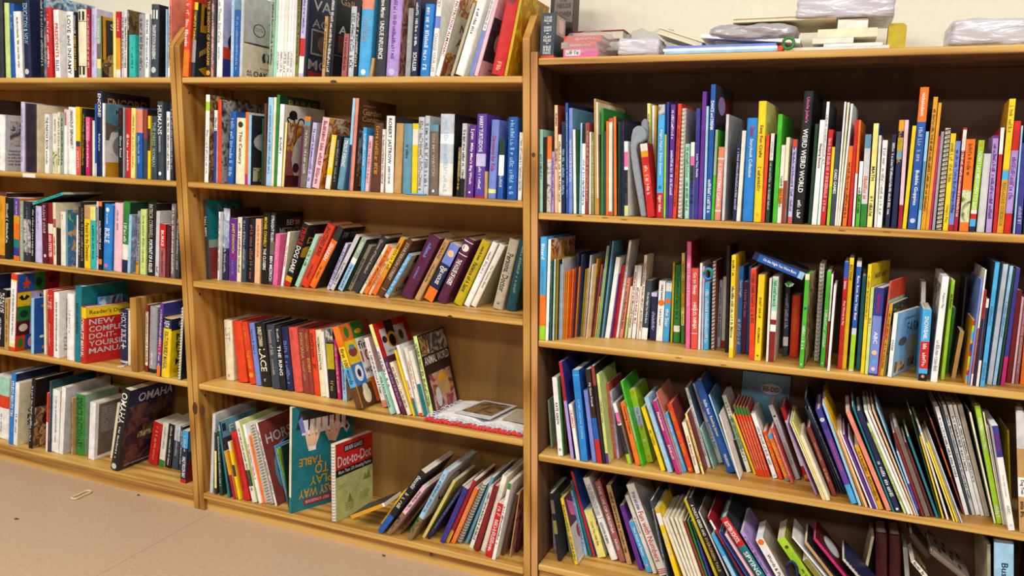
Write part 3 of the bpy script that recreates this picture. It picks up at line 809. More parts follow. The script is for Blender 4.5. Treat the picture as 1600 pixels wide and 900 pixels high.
ROWS = []
ROWS.append(make_row('L1', 'leftmost bookcase', 'top shelf', const(Z_LM[0]), None, [(A, '''
-60 22 -80 -120|charcoal,lightgrey|~|k=h
45 85 28 25|palelime||k=h
88 130 72 30|blue,lightblue|~@.15-.35|k=h
138 200 115 100|white,charcoal|~|
205 262 180 -60|navy,lightblue|EDUCATION & NOW@.12-.6|k=h;d=.93:.3:lightgrey;s=.004
350 385 340 -50|black,lightgrey|~~@.05-.86!.5|rc=art_sea;w=.2
398 445 385 65|red,white|~@.1-.5/~@.55-.85|
480 522 460 85|white,red|PRESIDENTS@.2-.7/ELLIS@.74-.9#blue|a=presid
572 632 560 100|white,charcoal|LOVE and INFAMY@.06-.95!.5|k=h
640 662 633 105|black,yellow|EVERY DAY I FIGHT@.35-.9/~@.05-.33#white|
670 745 662 80|cream,black|=II@.03-.16/=II@.83-.96|k=h;b=.17:.18:black,.83:.84:black
750 780 745 75|crimson,white|~|k=p
782 828 782 75|lavender,lilac|~|k=h
838 870 832 135|sage,white|SI-COLOGY 101@.05-.45|b=.45:.7:taupe,.7:.85:paleyellow;a=sicology;w=.17
978 1000 975 110|paleyellow|||k=p;b=.6:.85:gold
1002 1040 1000 100|red,white|~@.1-.3|b=.4:.88:gold,.88:1:offwhite
1048 1068 1050 100|lightgrey,charcoal|~|k=p
1070 1094 1072 100|offwhite,charcoal|~|k=p
1096 1114 1098 85|charcoal,white|~@.02-.3|rc=art_sepia
1115 1172 1115 300|turquoise,teal|~@.3-.8|k=p;s=.004
1185 1245 1190 120|grey,charcoal|~~@.08-.9!.7|k=h
1250 1282 1255 120|white,blue|~|
1290 1355 1298 35|slate,white|TRANSPORTATION ENGINEERING@.28-.75!.5/=III@.08-.2|k=h;rc=black;d=.9:.3:lightgrey;w=.18
1428 1440 1430 80|lightblue,white|~|s=.03
1446 1466 1455 60|white,charcoal|~|s=.03
1474 1490 1470 -40|salmon,crimson|~|s=.024
''')]))
ROWS.append(make_row('L2', 'leftmost bookcase', 'second shelf', const(Z_LM[1]), LM_U[1], [(Bz, '''
-75 -45 -75 130|darkbrown||
-40 30 -38 255|white,black|~@.6-.9|k=h;rc=lightgrey;a=pic_b;w=.13
166 198 168 152|lavender,grey|~|k=h
203 292 200 165|aubergine||k=h;rc=cream;a=journal;w=.19
372 405 372 255|white,charcoal|THE FAIRTAX BOOK@.05-.6/~@.62-.85|
437 475 437 250|offwhite,grey|~@.1-.5|b=.62:.98:art_green
477 497 477 240|cream,charcoal|~|k=p
499 528 499 245|sage,darkgreen|~|
530 556 532 215|white,rose|~@.05-.25|b=0:.25:palepink;k=p
558 628 556 195|white,grey|JAMES STEWART@.03-.62!.45/BLOOD SPORT@.06-.55!.3#taupe|k=h
630 665 625 195|yellow,white|~@.65-.9|b=.5:.58:slate,.58:1:coral
668 704 680 205|black,gold|~|rc=black
710 742 710 280|magenta,white|~|b=0:.4:pink
745 763 748 290|darkred||k=p
765 783 765 310|offwhite||k=p
785 803 785 170|blue||b=.82:1:lightgrey
805 844 800 65|navy,white|ENCORE!@.03-.3/~@.5-.7|rc=charcoal;a=encore;w=.2;k=h
848 865 848 165|white||k=m;a=kids;w=.14
980 1013 980 205|black,lightgrey|Glory Road@.38-.72/~@.04-.3#crimson|k=p
1017 1028 1018 200|grey||
1038 1078 1035 205|red,white|~@.45-.9|k=h;d=.4:.3:peach
1082 1118 1088 205|paleyellow,gold|~|k=p
1122 1172 1122 200|blue,lightblue|~@.4-.8|k=h;b=.02:.35:salmon
1188 1219 1188 215|slate,orange|~@.05-.3|b=.0:.42:brick;rc=darkbrown
1222 1242 1225 270|yellow,black|~@.3-.45|b=.2:.55:charcoal
1246 1296 1250 270|slate,sage|THE DRESS WOMAN@.1-.8|k=h
1300 1346 1295 150|slate,white|HUMANS@.05-.42!.7/BRANDON STANTON@.44-.64!.35#lightgrey|k=h;d=.92:.25:white
1378 1405 1378 235|white,charcoal|~|
1410 1432 1408 160|charcoal,lightgrey|~|
''')]))
ROWS.append(make_row('L3', 'leftmost bookcase', 'third shelf', const(Z_LM[2]), LM_U[2], [(C, '''
-25 38 -15 105|brown,orange|~@.2-.3|k=h;b=.05:.95:gold;rc=darkbrown
42 74 45 150|black,white|~~@.1-.75|rc=darkgreen
115 160 115 155|orange,white|~@.05-.3|b=0:.28:violet,.28:.4:gold,.66:.8:teal,.8:.93:indigo
168 196 168 180|sage,white|~|
200 258 195 180|charcoal,grey|~@.1-.9|k=p;b=.3:.85:art_bw
262 282 268 230|black,white|~@.05-.9|k=p
285 345 288 220|lavender,periwinkle|~@.1-.4|k=h
358 398 345 195|maroon,palepink|~~@.04-.5|d=.87:.25:palepink
400 440 390 195|darkred,white|ANN COULTER@.52-.88|b=.34:.5:offwhite,.5:.9:red;k=h
447 470 440 195|cream,charcoal|~@.55-.85|b=.26:.4:rose
472 498 472 405|darkbrown||
500 546 497 270|offwhite,crimson|~@.05-.15|k=h
550 566 548 255|steel||rc=art_multi;w=.16;s=.008
635 650 640 300|white||k=p
652 669 650 225|charcoal,lightgrey|~@.4-.8|
672 698 672 185|black,greige|~@.1-.9|
705 755 703 215|yellow,brown|Person to the Dimension@.28-.88|b=0:.22:tan;k=p
757 800 752 225|turquoise,darkteal|~@.3-.85|b=0:.22:paleyellow;k=p
804 819 805 185|lavender,charcoal|~|
821 848 822 185|black,white|~@.28-.7|b=0:.07:orange,.84:.92:orange
850 918 865 205|brightblue,white|BIBLE@.36-.58!.55/~@.12-.3|k=h;d=.08:.2:white,.93:.2:pink
938 1004 950 195|palepink,rose|~@.1-.4|k=h
1006 1057 1025 185|green,white|~~@.3-.58|b=.6:.82:offwhite,.82:1:navy;k=h;rc=darkgreen
1062 1084 1078 295|lightblue||rc=art_cloud;k=p
1132 1158 1150 265|grey,charcoal|~|b=.8:1:gold
1168 1214 1170 250|palelime,olive|~@.1-.9|k=p
1218 1290 1222 195|black,greige|PATRICIA CORNWELL@.02-.48!.45/PORTRAIT OF A KILLER@.5-.96!.4#white|k=h
1293 1324 1305 265|lightgrey,charcoal|~@.85-.95|
1326 1375 1332 370|rose,charcoal|BURKE@.12-.42!.45#white/~@.5-.95|b=0:.45:red;rc=darkred;k=p
1380 1412 1395 380|maroon||
1417 1452 1422 205|taupe,white|~@.03-.95|k=h
1457 1492 1470 280|charcoal,lightgrey|~|
268 272 525 108 195|turquoise,teal|~@.08-.9|lie=272,216;w=.16;rc=black;lc=charcoal;k=p
''')]))
ROWS.append(make_row('L4', 'leftmost bookcase', 'fourth shelf', const(Z_LM[3]), LM_U[3], [(D, '''
-75 -32 -75 60|navy,lavender|~|rc=navy;k=h;s=.03
-28 28 -12 170 605|black,white|THE DAY OF@.05-.4/~@.5-.9|k=h
34 62 36 240 630|tan,brown|~|
66 108 85 55 640|redorange,charcoal|~@.2-.8|b=.08:.95:paleyellow,.1:.9:white;a=grid1;w=.22;k=b
226 246 228 240 655|lightblue||a=stars;rc=blue;w=.12;k=h
328 344 322 180 655|cream||
346 388 345 180 660|red,peach|LIFE@.07-.28/~@.5-.85|k=h
398 436 400 195 685|white,charcoal|~@.15-.9|a=pic_b;k=p
488 540 490 205 692|white,grey|~@.25-.6|k=h
546 592 550 150 725|teal,charcoal|BASIC NURSING@.22-.62!.4|k=h;w=.2
590 640 600 300 760|red,white|COMPLETE MANUAL@.2-.9!.6|b=0:.19:yellow;a=diy;k=h;w=.165;yaw=14;nt=1
728 738 722 235|brightblue||rc=art_sea;s=.06;w=.1;nt=1
884 940 886 320 730|navy,lightgrey|HOLY BIBLE@.06-.6/+@.62-.72|k=h;b=.94:.98:lightgrey
948 966 950 330 730|cream||
1074 1092 1080 288 790|darkred,charcoal|~|b=.1:.9:cream
1094 1150 1104 300 800|grey,white|~@.7-.88|k=h;b=.94:1:black
1158 1184 1187 275 845|purple,white|~|b=.5:.7:magenta,.85:1:orange;rc=indigo
1186 1244 1207 385 865|yellow,navy|FIX-IT-YOURSELF MANUAL@.22-.86!.5/NEW@.04-.16#white|b=0:.17:navy;a=fixit;k=h;w=.16
1318 1338 1345 310 870|black||k=c;s=.002;w=.1
''')]))
ROWS.append(make_row('L5', 'leftmost bookcase', 'bottom shelf', const(Z_LM[4]), LM_U[4], [(E, '''
-30 44 -25 95 480|white,teal|~@.6-.9|b=0:.3:mint,.3:.5:redorange;k=h
46 76 65 85 510|brightblue,white|STUDIO BEAUTY TIPS@.1-.6|k=h;rc=navy
78 100 92 140 518|white,charcoal|~@.5-.8|rc=cream;a=amguide;w=.17
163 186 183 120 530|black,white|~@.1-.9|a=arch;k=h;w=.16
268 280 276 200 548|redorange||b=.5:1:white
282 300 287 130 552|slate,grey|~|rc=darkteal;k=h
302 344 318 180 552|white,periwinkle|~@.1-.85|k=p;rc=cream
346 368 365 165 570|white||rc=lightgrey;k=p;w=.2
418 432 420 230 560|tan,brown|~|
434 484 450 205 570|sage,darkgreen|SPORTS DICTIONARY@.05-.88!.6|b=0:1:green;k=h
518 550 530 255 605|white||a=greyback;k=p;w=.13
646 660 690 260 590|cream||
642 688 715 175 665|black,white|OMAHA@.04-.42!.7/~@.46-.85|k=h;a=omaha;w=.21;d=.95:.3:lightgrey
868 926 905 365 632|red,peach|~~@.1-.5!.5/~@.5-.9|k=p
930 965 958 372 640|offwhite,grey|~@.1-.6|b=.85:1:green
967 1000 992 380 650|black,white|~@.05-.95|
1008 1046 1028 388 655|slate,lightgrey|~@.1-.7|b=0:.35:silver
1048 1060 1062 400 655|charcoal,white|~|
1056 1088 1072 420 735|navy,white|HALF MOON BAY@.5-.9/~@.1-.4|b=0:.33:skyblue,.93:1:red;a=halfmoon;w=.12
''')]))
ROWS.append(make_row('M1', 'middle bookcase', 'top shelf', const(Z_LM[0]), None, [(F, '''
112 198 150 -80|redorange,white|~~@.05-.65!.6/~@.7-.95#gold|k=h;b=.68:1:orange;s=.001
205 236 222 20|charcoal,yellow|COMPLETE TUNING@.12-.5|b=0:.1:yellow,.5:.8:grey;a=yellowL;w=.13;k=h
335 380 345 -80|black,gold|THE SHADOW OF SAGANAMI@.12-.86!.5|d=.95:.38:gold;k=h
384 408 395 -30|art_floral,white|~|
411 424 415 -40|charcoal||
426 474 440 -80|white,grey|Let Them Eat Cake@.1-.6!.5/~@.65-.8|a=letthem;rc=lavender;k=h;w=.14
548 574 560 -10|lightblue,white|~~@.05-.9|k=h
576 624 592 85|blue,lightblue|~@.1-.9|k=p
628 650 650 -60|silver||a=oak;rc=offwhite;k=h;w=.19
880 918 905 -40|sage,darkgreen|~|rc=art_green
922 944 950 -60|mint||k=g
946 970 974 -60|white,grey|~@.7-.95|k=g
972 1000 1000 -60|white,grey|~@.7-.95|k=g
1003 1032 1030 -60|offwhite,grey|~@.7-.95|k=g
1035 1060 1062 -60|white,grey|~@.7-.95|k=g
1062 1086 1088 -60|white,grey|~@.7-.95|k=g
1088 1106 1112 -60|offwhite||k=g
1110 1133 1140 -80|olive,charcoal|~|rc=maroon;a=vp;w=.14
1137 1184 1180 -80|lavender,violet|~@.1-.5|b=.55:.76:red,.76:.96:white;k=p
1186 1202 1210 -80|black||a=various;rc=navy;w=.15
1340 1364 1370 140|tan,brown|~|
1368 1410 1430 -80|charcoal,white|~~@.05-.95|k=h
1414 1426 1450 -80|black||a=gall;rc=black;w=.15
1508 1550 1535 290|rose,maroon|~|
'''), (G, '''
64 108 93 50|silver,charcoal|~~@.1-.9|k=h
110 136 142 50|black,white|~|
138 232 180 -80|skyblue,grey|The Wild Blue@.3-.6|b=.02:.22:salmon;d=.95:.2:white;k=h
236 262 255 470|tan||
270 352 305 -80|charcoal,white|Steve Martini@.1-.32!.4/UNDUE INFLUENCE@.36-.8!.4|k=h
358 455 400 -80|lilac,purple|~~@.1-.8!.6|rc=art_floral;d=.95:.25:lavender;k=h;w=.17
516 552 545 65|grey,lightgrey|~|
558 604 597 -80|navy,white|SCHULLER@.72-.94/~@.15-.65|k=h
625 695 670 30|brightblue,white|~~@.05-.92!.6|k=h
706 746 770 -80|white,grey|CHANGE YOUR LIFE@.5-.95/BECKY@.05-.2|b=.3:.44:periwinkle;k=h
754 784 930 -60|white,crimson|NUTRITION ALMANAC@.1-.76!.7|a=nutri;rc=offwhite;k=p;w=.17
870 898 1048 20|greige||rc=olive
902 972 1098 -70|white,charcoal|~@.2-.5|k=h
1016 1048 1200 -30|white,grey|~@.05-.4|b=.42:1:periwinkle
1055 1082 1232 -60|palepink||a=pinkdark;rc=palepink;w=.17
1182 1310 1318 -80|red,peach|~~@.84-.95!.8|k=h;w=.18;d=.1:.3:darkred
1322 1342 1455 -70|mustard||rc=art_flower;a=crumpet;w=.2
''')]))
ROWS.append(make_row('M2', 'middle bookcase', 'second shelf', const(Z_LM[1]), LM_U[1], [(H, '''
140 168 152 85|white,grey|~@.4-.9|b=.08:.18:lime;rc=art_earth;k=p;w=.18
206 230 215 200|white,indigo|~@.1-.3|b=.28:1:indigo;k=p
236 262 235 120|redorange||rc=art_bw;k=h;w=.2
305 346 330 205|blue,lightblue|~~@.1-.9|k=h
362 436 372 255|cream,charcoal|This Century@.2-.7!.4|k=h;d=.1:.25:charcoal
438 458 446 215|orange||b=.85:1:magenta;rc=offwhite
460 480 470 235|lightblue||rc=charcoal;a=blackwhite;w=.13
560 577 567 260|darkgreen||k=p
578 592 585 150|brown||
595 630 615 105|lightblue,steel|~|k=p
632 650 655 105|cream||
652 673 675 85|green||rc=darkgreen;a=babar;k=h;w=.2
676 706 702 155|white,charcoal|~@.4-.6|rc=offwhite;a=stones;w=.2
712 726 740 290|paleyellow||rc=rose;a=eye;w=.16
830 846 862 330|plum||
848 890 885 245|taupe,white|~@.2-.8|b=0:.06:orange,.06:.13:steel
893 922 945 290|lavender,violet|~~@.1-.9|
938 986 1020 250|palepink,crimson|~~@.05-.95|rc=art_warm
1032 1075 1085 380|yellow,white|A PARENT'S GUIDE@.04-.6|b=.74:1:offwhite;k=p
1078 1112 1118 385|black,grey|~|
1115 1170 1172 400|steel,white|TROUT FISHING@.04-.55!.6|k=h
1190 1210 1203 110|lightblue||b=.5:1:navy
1213 1236 1232 110|salmon||rc=brown;a=garden;k=h;w=.21
'''), (I, '''
120 146 140 245|skyblue,white|~@.1-.6|
152 184 185 310|palepink,redorange|~|
190 262 206 210|brown,gold|~~@.05-.75!.35|k=h
272 298 290 260|offwhite,crimson|~|
302 366 315 155|white,black|ROBERT JASTROW@.03-.62!.5/JOURNEY TO THE STARS@.65-.88!.35|k=h;rc=charcoal
370 434 392 212|tan||k=h
437 505 452 215|steel,slate|~@.3-.5|k=h
510 556 522 215|yellow||k=h;b=.08:.3:offwhite
558 604 568 165|silver,taupe|~~@.05-.95|k=h
606 650 620 155|silver,charcoal|~~@.1-.9|k=h
652 716 656 225|taupe,greige|ON MY WATCH@.1-.75!.35|b=0:.09:steel;k=h;d=.94:.15:white
720 826 738 140|silver,lightblue|~~@.05-.95!.6|b=.24:.36:white,.6:.98:offwhite;rc=black;k=h;w=.18
864 890 884 400|black,yellow|~|b=.0:.6:taupe
892 926 894 215|lightgrey,charcoal|~|b=.75:1:black;k=p
940 1000 968 225|purple,white|Lynn@.06-.2/Milly Mac's Big Week@.25-.82!.5|k=h;d=.93:.14:white
1003 1080 1025 140|violet,white|HARRY TURTLEDOVE@.03-.45!.4/~@.63-.9!.4|b=.47:.62:lavender,.98:1:red;k=h
1084 1104 1088 590|tan||
1107 1166 1140 185|periwinkle,crimson|Devotions for Kids@.2-.65!.5|b=.88:.93:paleyellow;k=h
1186 1226 1205 340|blue,white|~@.6-.8|b=0:.26:darkgreen,.26:.6:white
1254 1330 1268 165|blue,lightblue|~~@.04-.94!.5|k=h
1346 1374 1360 285|offwhite,grey|~|
''')]))
ROWS.append(make_row('M3', 'middle bookcase', 'third shelf', const(Z_LM[2]), LM_U[2], [(J, '''
112 136 85 65 685|charcoal,lightgrey|TALL MEN@.1-.55|rc=teal;a=northern;k=h;w=.2
200 222 210 155 690|white,charcoal|~|
226 284 240 125 692|navy,lightgrey|~@.1-.9|b=0:.55:art_cloud;k=h;rc=darkbrown
288 345 290 205 697|purple,yellow|JANET EVANOVICH@.08-.55!.45/TOP@.57-.65#magenta/~@.67-.9#skyblue|k=p
350 382 360 197 700|cream,charcoal|~|
385 426 395 197 705|slate,lightgrey|~@.05-.8|b=0:.5:navy
428 486 432 205 712|black,rose|~~@.1-.95!.5|k=h
488 528 500 208 716|peach,salmon|~@.1-.6|k=p
532 590 552 155 720|black,white|MICHAEL CONNELLY@.07-.48!.4#yellow/THE CLOSERS@.5-.8!.4|k=h
592 628 615 160 728|charcoal,white|STRAIGHT FLUSH@.04-.4/BEN MEZRICH@.6-.95|k=h;rc=black;a=mezrich;w=.18;b=.4:.58:taupe
630 664 655 325 738|pink,palepink|~@.1-.5|rc=pink;a=pinkpat;w=.13
694 716 750 310 738|white,crimson|PAY IT DOWN!@.15-.75|rc=cream;w=.13
718 768 875 240 745|black,white|TRIPLE@.05-.34!.7#red/DOG DARE@.36-.78!.7|b=.85:.93:gold,.93:1:red;a=dogdare;rc=black;k=p;w=.15
803 836 970 330 742|mint,darkgreen|~@.3-.6|k=p;rc=offwhite
846 914 1070 240 752|redorange,black|SHATTERED BONE@.05-.5!.5/CHRIS STEWART@.65-.88!.3|k=h
914 966 1150 262 765|orange,white|SHAKEN@.28-.55!.6/TIM TEBOW@.65-.85!.3#brown|b=0:.22:charcoal;rc=black;a=tebow;k=h;w=.17
1052 1074 1205 400 765|lavender,violet|~~@.1-.95!.7|
1078 1112 1290 335 772|lightgrey,charcoal|~@.5-.9|rc=charcoal
1140 1194 1340 350 785|lightblue,black|THE ROUGH GUIDE@.5-.95!.4/PERU@.04-.3!.5#white|b=0:.38:sage,.38:.48:white;rc=darkgreen;k=p
'''), (K, '''
18 46 205 275 625|greige,black|~@.3-.9|
50 104 285 195 645|charcoal,greige|Queens of Hotel Rosebud@.05-.65!.45|k=h
110 136 322 260 650|cream,orange|~@.2-.8|
140 174 338 268 655|orange,brown|~|rc=orange
178 204 370 288 658|peach,brown|~@.2-.8|
206 242 438 205 660|gold,brown|~~@.1-.55|b=.2:.5:yellow,.7:1:orange
246 300 495 215 682|brown,greige|STARTERSON STREET@.06-.7!.55|k=h;b=.86:.87:tan
302 336 500 335 685|skyblue,white|~~@.05-.9|b=.93:1:palepink;rc=greige;a=shbook;w=.14
428 524 668 182 690|plum,periwinkle|~~@.12-.35!.35/~@.5-.7|k=h
536 582 780 220 703|tan,brown|LORAINE@.05-.3!.5/~@.4-.7|k=h
612 690 838 250 718|navy,white|THE HOUSE@.4-.7!.4/=OF@.4-.46|b=0:.35:periwinkle,.78:1:orange;d=.16:.35:peach;k=p
708 788 945 205 735|plum,white|THE HOUSE OF HADES@.32-.72!.5|d=.14:.36:offwhite;b=.04:.05:white,.24:.25:white;k=h
840 912 1075 222 745|mustard,darkbrown|Andrew M. Greeley@.08-.3!.4/Patience of A Saint@.34-.8!.5|k=h
922 970 1155 238 750|white,rose|~@.15-.55|k=h
975 1022 1212 255 758|offwhite,rose|The Tuesday Blade@.25-.78!.4|k=h;rc=greige
1144 1238 1282 208 778|greige,darkbrown|Personal Doctor@.2-.75!.6/~@.9-.93|k=h
1248 1325 1362 215 785|darkteal,sage|~@.1-.75|k=h
''')]))
ROWS.append(make_row('M4', 'middle bookcase', 'fourth shelf', const(Z_LM[3]), LM_U[3], [(N, '''
210 272 192 175 648|cream,grey|LIST@.12-.34!.6/~@.9-.95|k=h
308 386 258 185 660|redorange||k=h
398 446 328 195 668|redorange,gold|THE WHIP@.46-.75!.5/~@.06-.35|k=h;d=.85:.35:gold
448 488 390 200 690|periwinkle,slate|~@.1-.5|k=h
490 568 432 205 700|black,cream|SHIRLEY CONRAN@.05-.36!.4/LACE@.4-.76!.6/~@.88-.93|k=h
570 634 522 215 710|slate,greige|Seasons of Silk@.07-.48!.4/~@.54-.8|k=h
638 690 590 220 720|black,white|THE RING@.3-.78!.55/~@.05-.25|k=h
690 740 640 230 730|navy,periwinkle|~~@.22-.9!.6|k=h
745 814 695 235 740|coral,rose|~@.05-.2|k=h
820 868 770 245 748|brick,tan|POINCIANA@.06-.46!.5/~@.5-.8|k=h
870 903 820 248 752|brick,gold|EDEN@.4-.7/~@.06-.35|k=h
905 950 858 250 765|redorange,maroon|~~@.06-.6!.5|k=h
952 996 908 255 772|cream,charcoal|WOMAN DOCTOR@.1-.6!.4|k=h
1000 1022 955 268 785|white||
1024 1086 990 240 790|black,mustard|~~@.75-.9!.6|b=0:.2:art_bw,.22:.58:mustard
1090 1114 1055 330 785|magenta,palepink|~@.1-.9|
1130 1160 1110 400 812|lightblue,blue|~|rc=art_bw;w=.1
1236 1288 1045 235 905|gold,charcoal|first 100@.27-.5/words@.52-.7|b=0:.25:orange,.25:.5:yellow,.5:.74:skyblue,.74:1:brown;a=first100;k=b;w=.16
'''), (O, '''
150 178 35 230 650|white,charcoal|~@.2-.8|b=.9:1:salmon
197 222 120 440 695|mint,darkgreen|~|
234 262 22 165 698|white,charcoal|~@.3-.7|b=0:.25:paleyellow;rc=red;a=deny;w=.21;k=h
270 298 150 350 700|plum,lilac|~|
302 326 190 380 700|cream,taupe|~|
335 350 218 305 705|yellow||
352 370 232 275 706|white,redorange|~@.5-.8|b=.75:1:teal
374 400 278 290 710|offwhite,orange|~@.2-.6|b=.95:1:redorange
408 432 305 310 708|offwhite,teal|~@.5-.9|b=.5:1:teal
440 464 332 220 720|sage,darkgreen|~|rc=darkbrown;a=animal;k=h;w=.2;b=0:1:palelime
''')]))
ROWS.append(make_row('M5', 'middle bookcase', 'bottom shelf', const(Z_LM[4]), LM_U[4], [(P_, '''
70 92 88 150 650|lightgrey||k=h;w=.2
104 118 70 262 662|charcoal||b=.3:.9:paleyellow
136 156 92 255 685|darkgreen,lightgrey|~|
190 205 118 200 698|teal,white|~@.05-.12|rc=art_dark;a=frommer;w=.17
224 244 160 390 690|gold||b=.5:1:crimson
256 273 187 330 708|yellow||b=.0:.15:offwhite,.4:.6:charcoal
286 328 200 270 705|red,darkred|~|k=h
346 375 234 200 708|offwhite,olive|~|b=.6:.8:charcoal;k=p;rc=palelime
388 410 282 220 726|white,redorange|~~@.25-.7|
414 436 312 290 732|orange||rc=offwhite
442 474 320 220 730|white,grey||k=c;wire=d
492 530 365 210 728|offwhite,charcoal|~|rc=brick;a=horses;k=h;w=.2
534 556 450 350 700|skyblue,white|~|
562 572 475 370 716|lime,green|~|
574 582 525 355 700|darkgreen||s=.03
578 600 588 102 805|cream||b=.85:1:teal;rc=teal;a=piano;w=.26;k=p;yaw=24
846 880 838 345 800|white||k=c;rc=khaki;lc=red;a=dots;w=.17;s=.006;yaw=10
970 974 1185 718 800|gold||lie=974,824;w=.1;k=p;b=.0:.06:white;rc=black;lc=charcoal;s=.004
'''), (Q, '''
92 128 240 400 578|yellow,gold|~~@.2-.6|rc=greige;s=.05
74 112 362 308 668|black,white|~~@.08-.6|b=.72:1:blue;rc=art_dark;k=p;w=.19
125 150 345 375 675|palepink,charcoal|~@.1-.5|b=.55:1:art_sepia
208 222 415 385 655|brown||
262 285 340 510 625|brightgreen,darkgreen|~|s=.05
248 278 470 282 722|lightblue,slate|~@.05-.6|b=.68:1:art_sepia;rc=lightgrey;a=greycirc;w=.2;k=h
335 352 520 340 690|paleyellow||
362 384 572 370 695|navy,periwinkle|~|
440 470 575 375 655|indigo,violet|~|s=.03
474 500 614 322 702|crimson||b=.8:1:gold
504 530 622 370 720|orange,peach|~@.1-.9|
535 572 655 335 718|white||k=c;wire=d;rc=steel
586 606 708 300 710|steel||
612 636 700 362 748|offwhite,black|~|
638 668 728 360 762|darkred||k=h
676 706 776 300 752|offwhite||rc=cream;k=h
704 742 782 470 800|red,white|~~@.06-.9!.6|rc=redorange
744 762 842 355 818|white,charcoal|~@.3-.8|b=0:.08:green
798 814 885 420 786|brown||rc=art_sepia
846 858 906 400 792|tan||rc=art_floral
872 886 926 470 764|maroon||
''')]))
def R_row(i): return slope(Z_R[i])
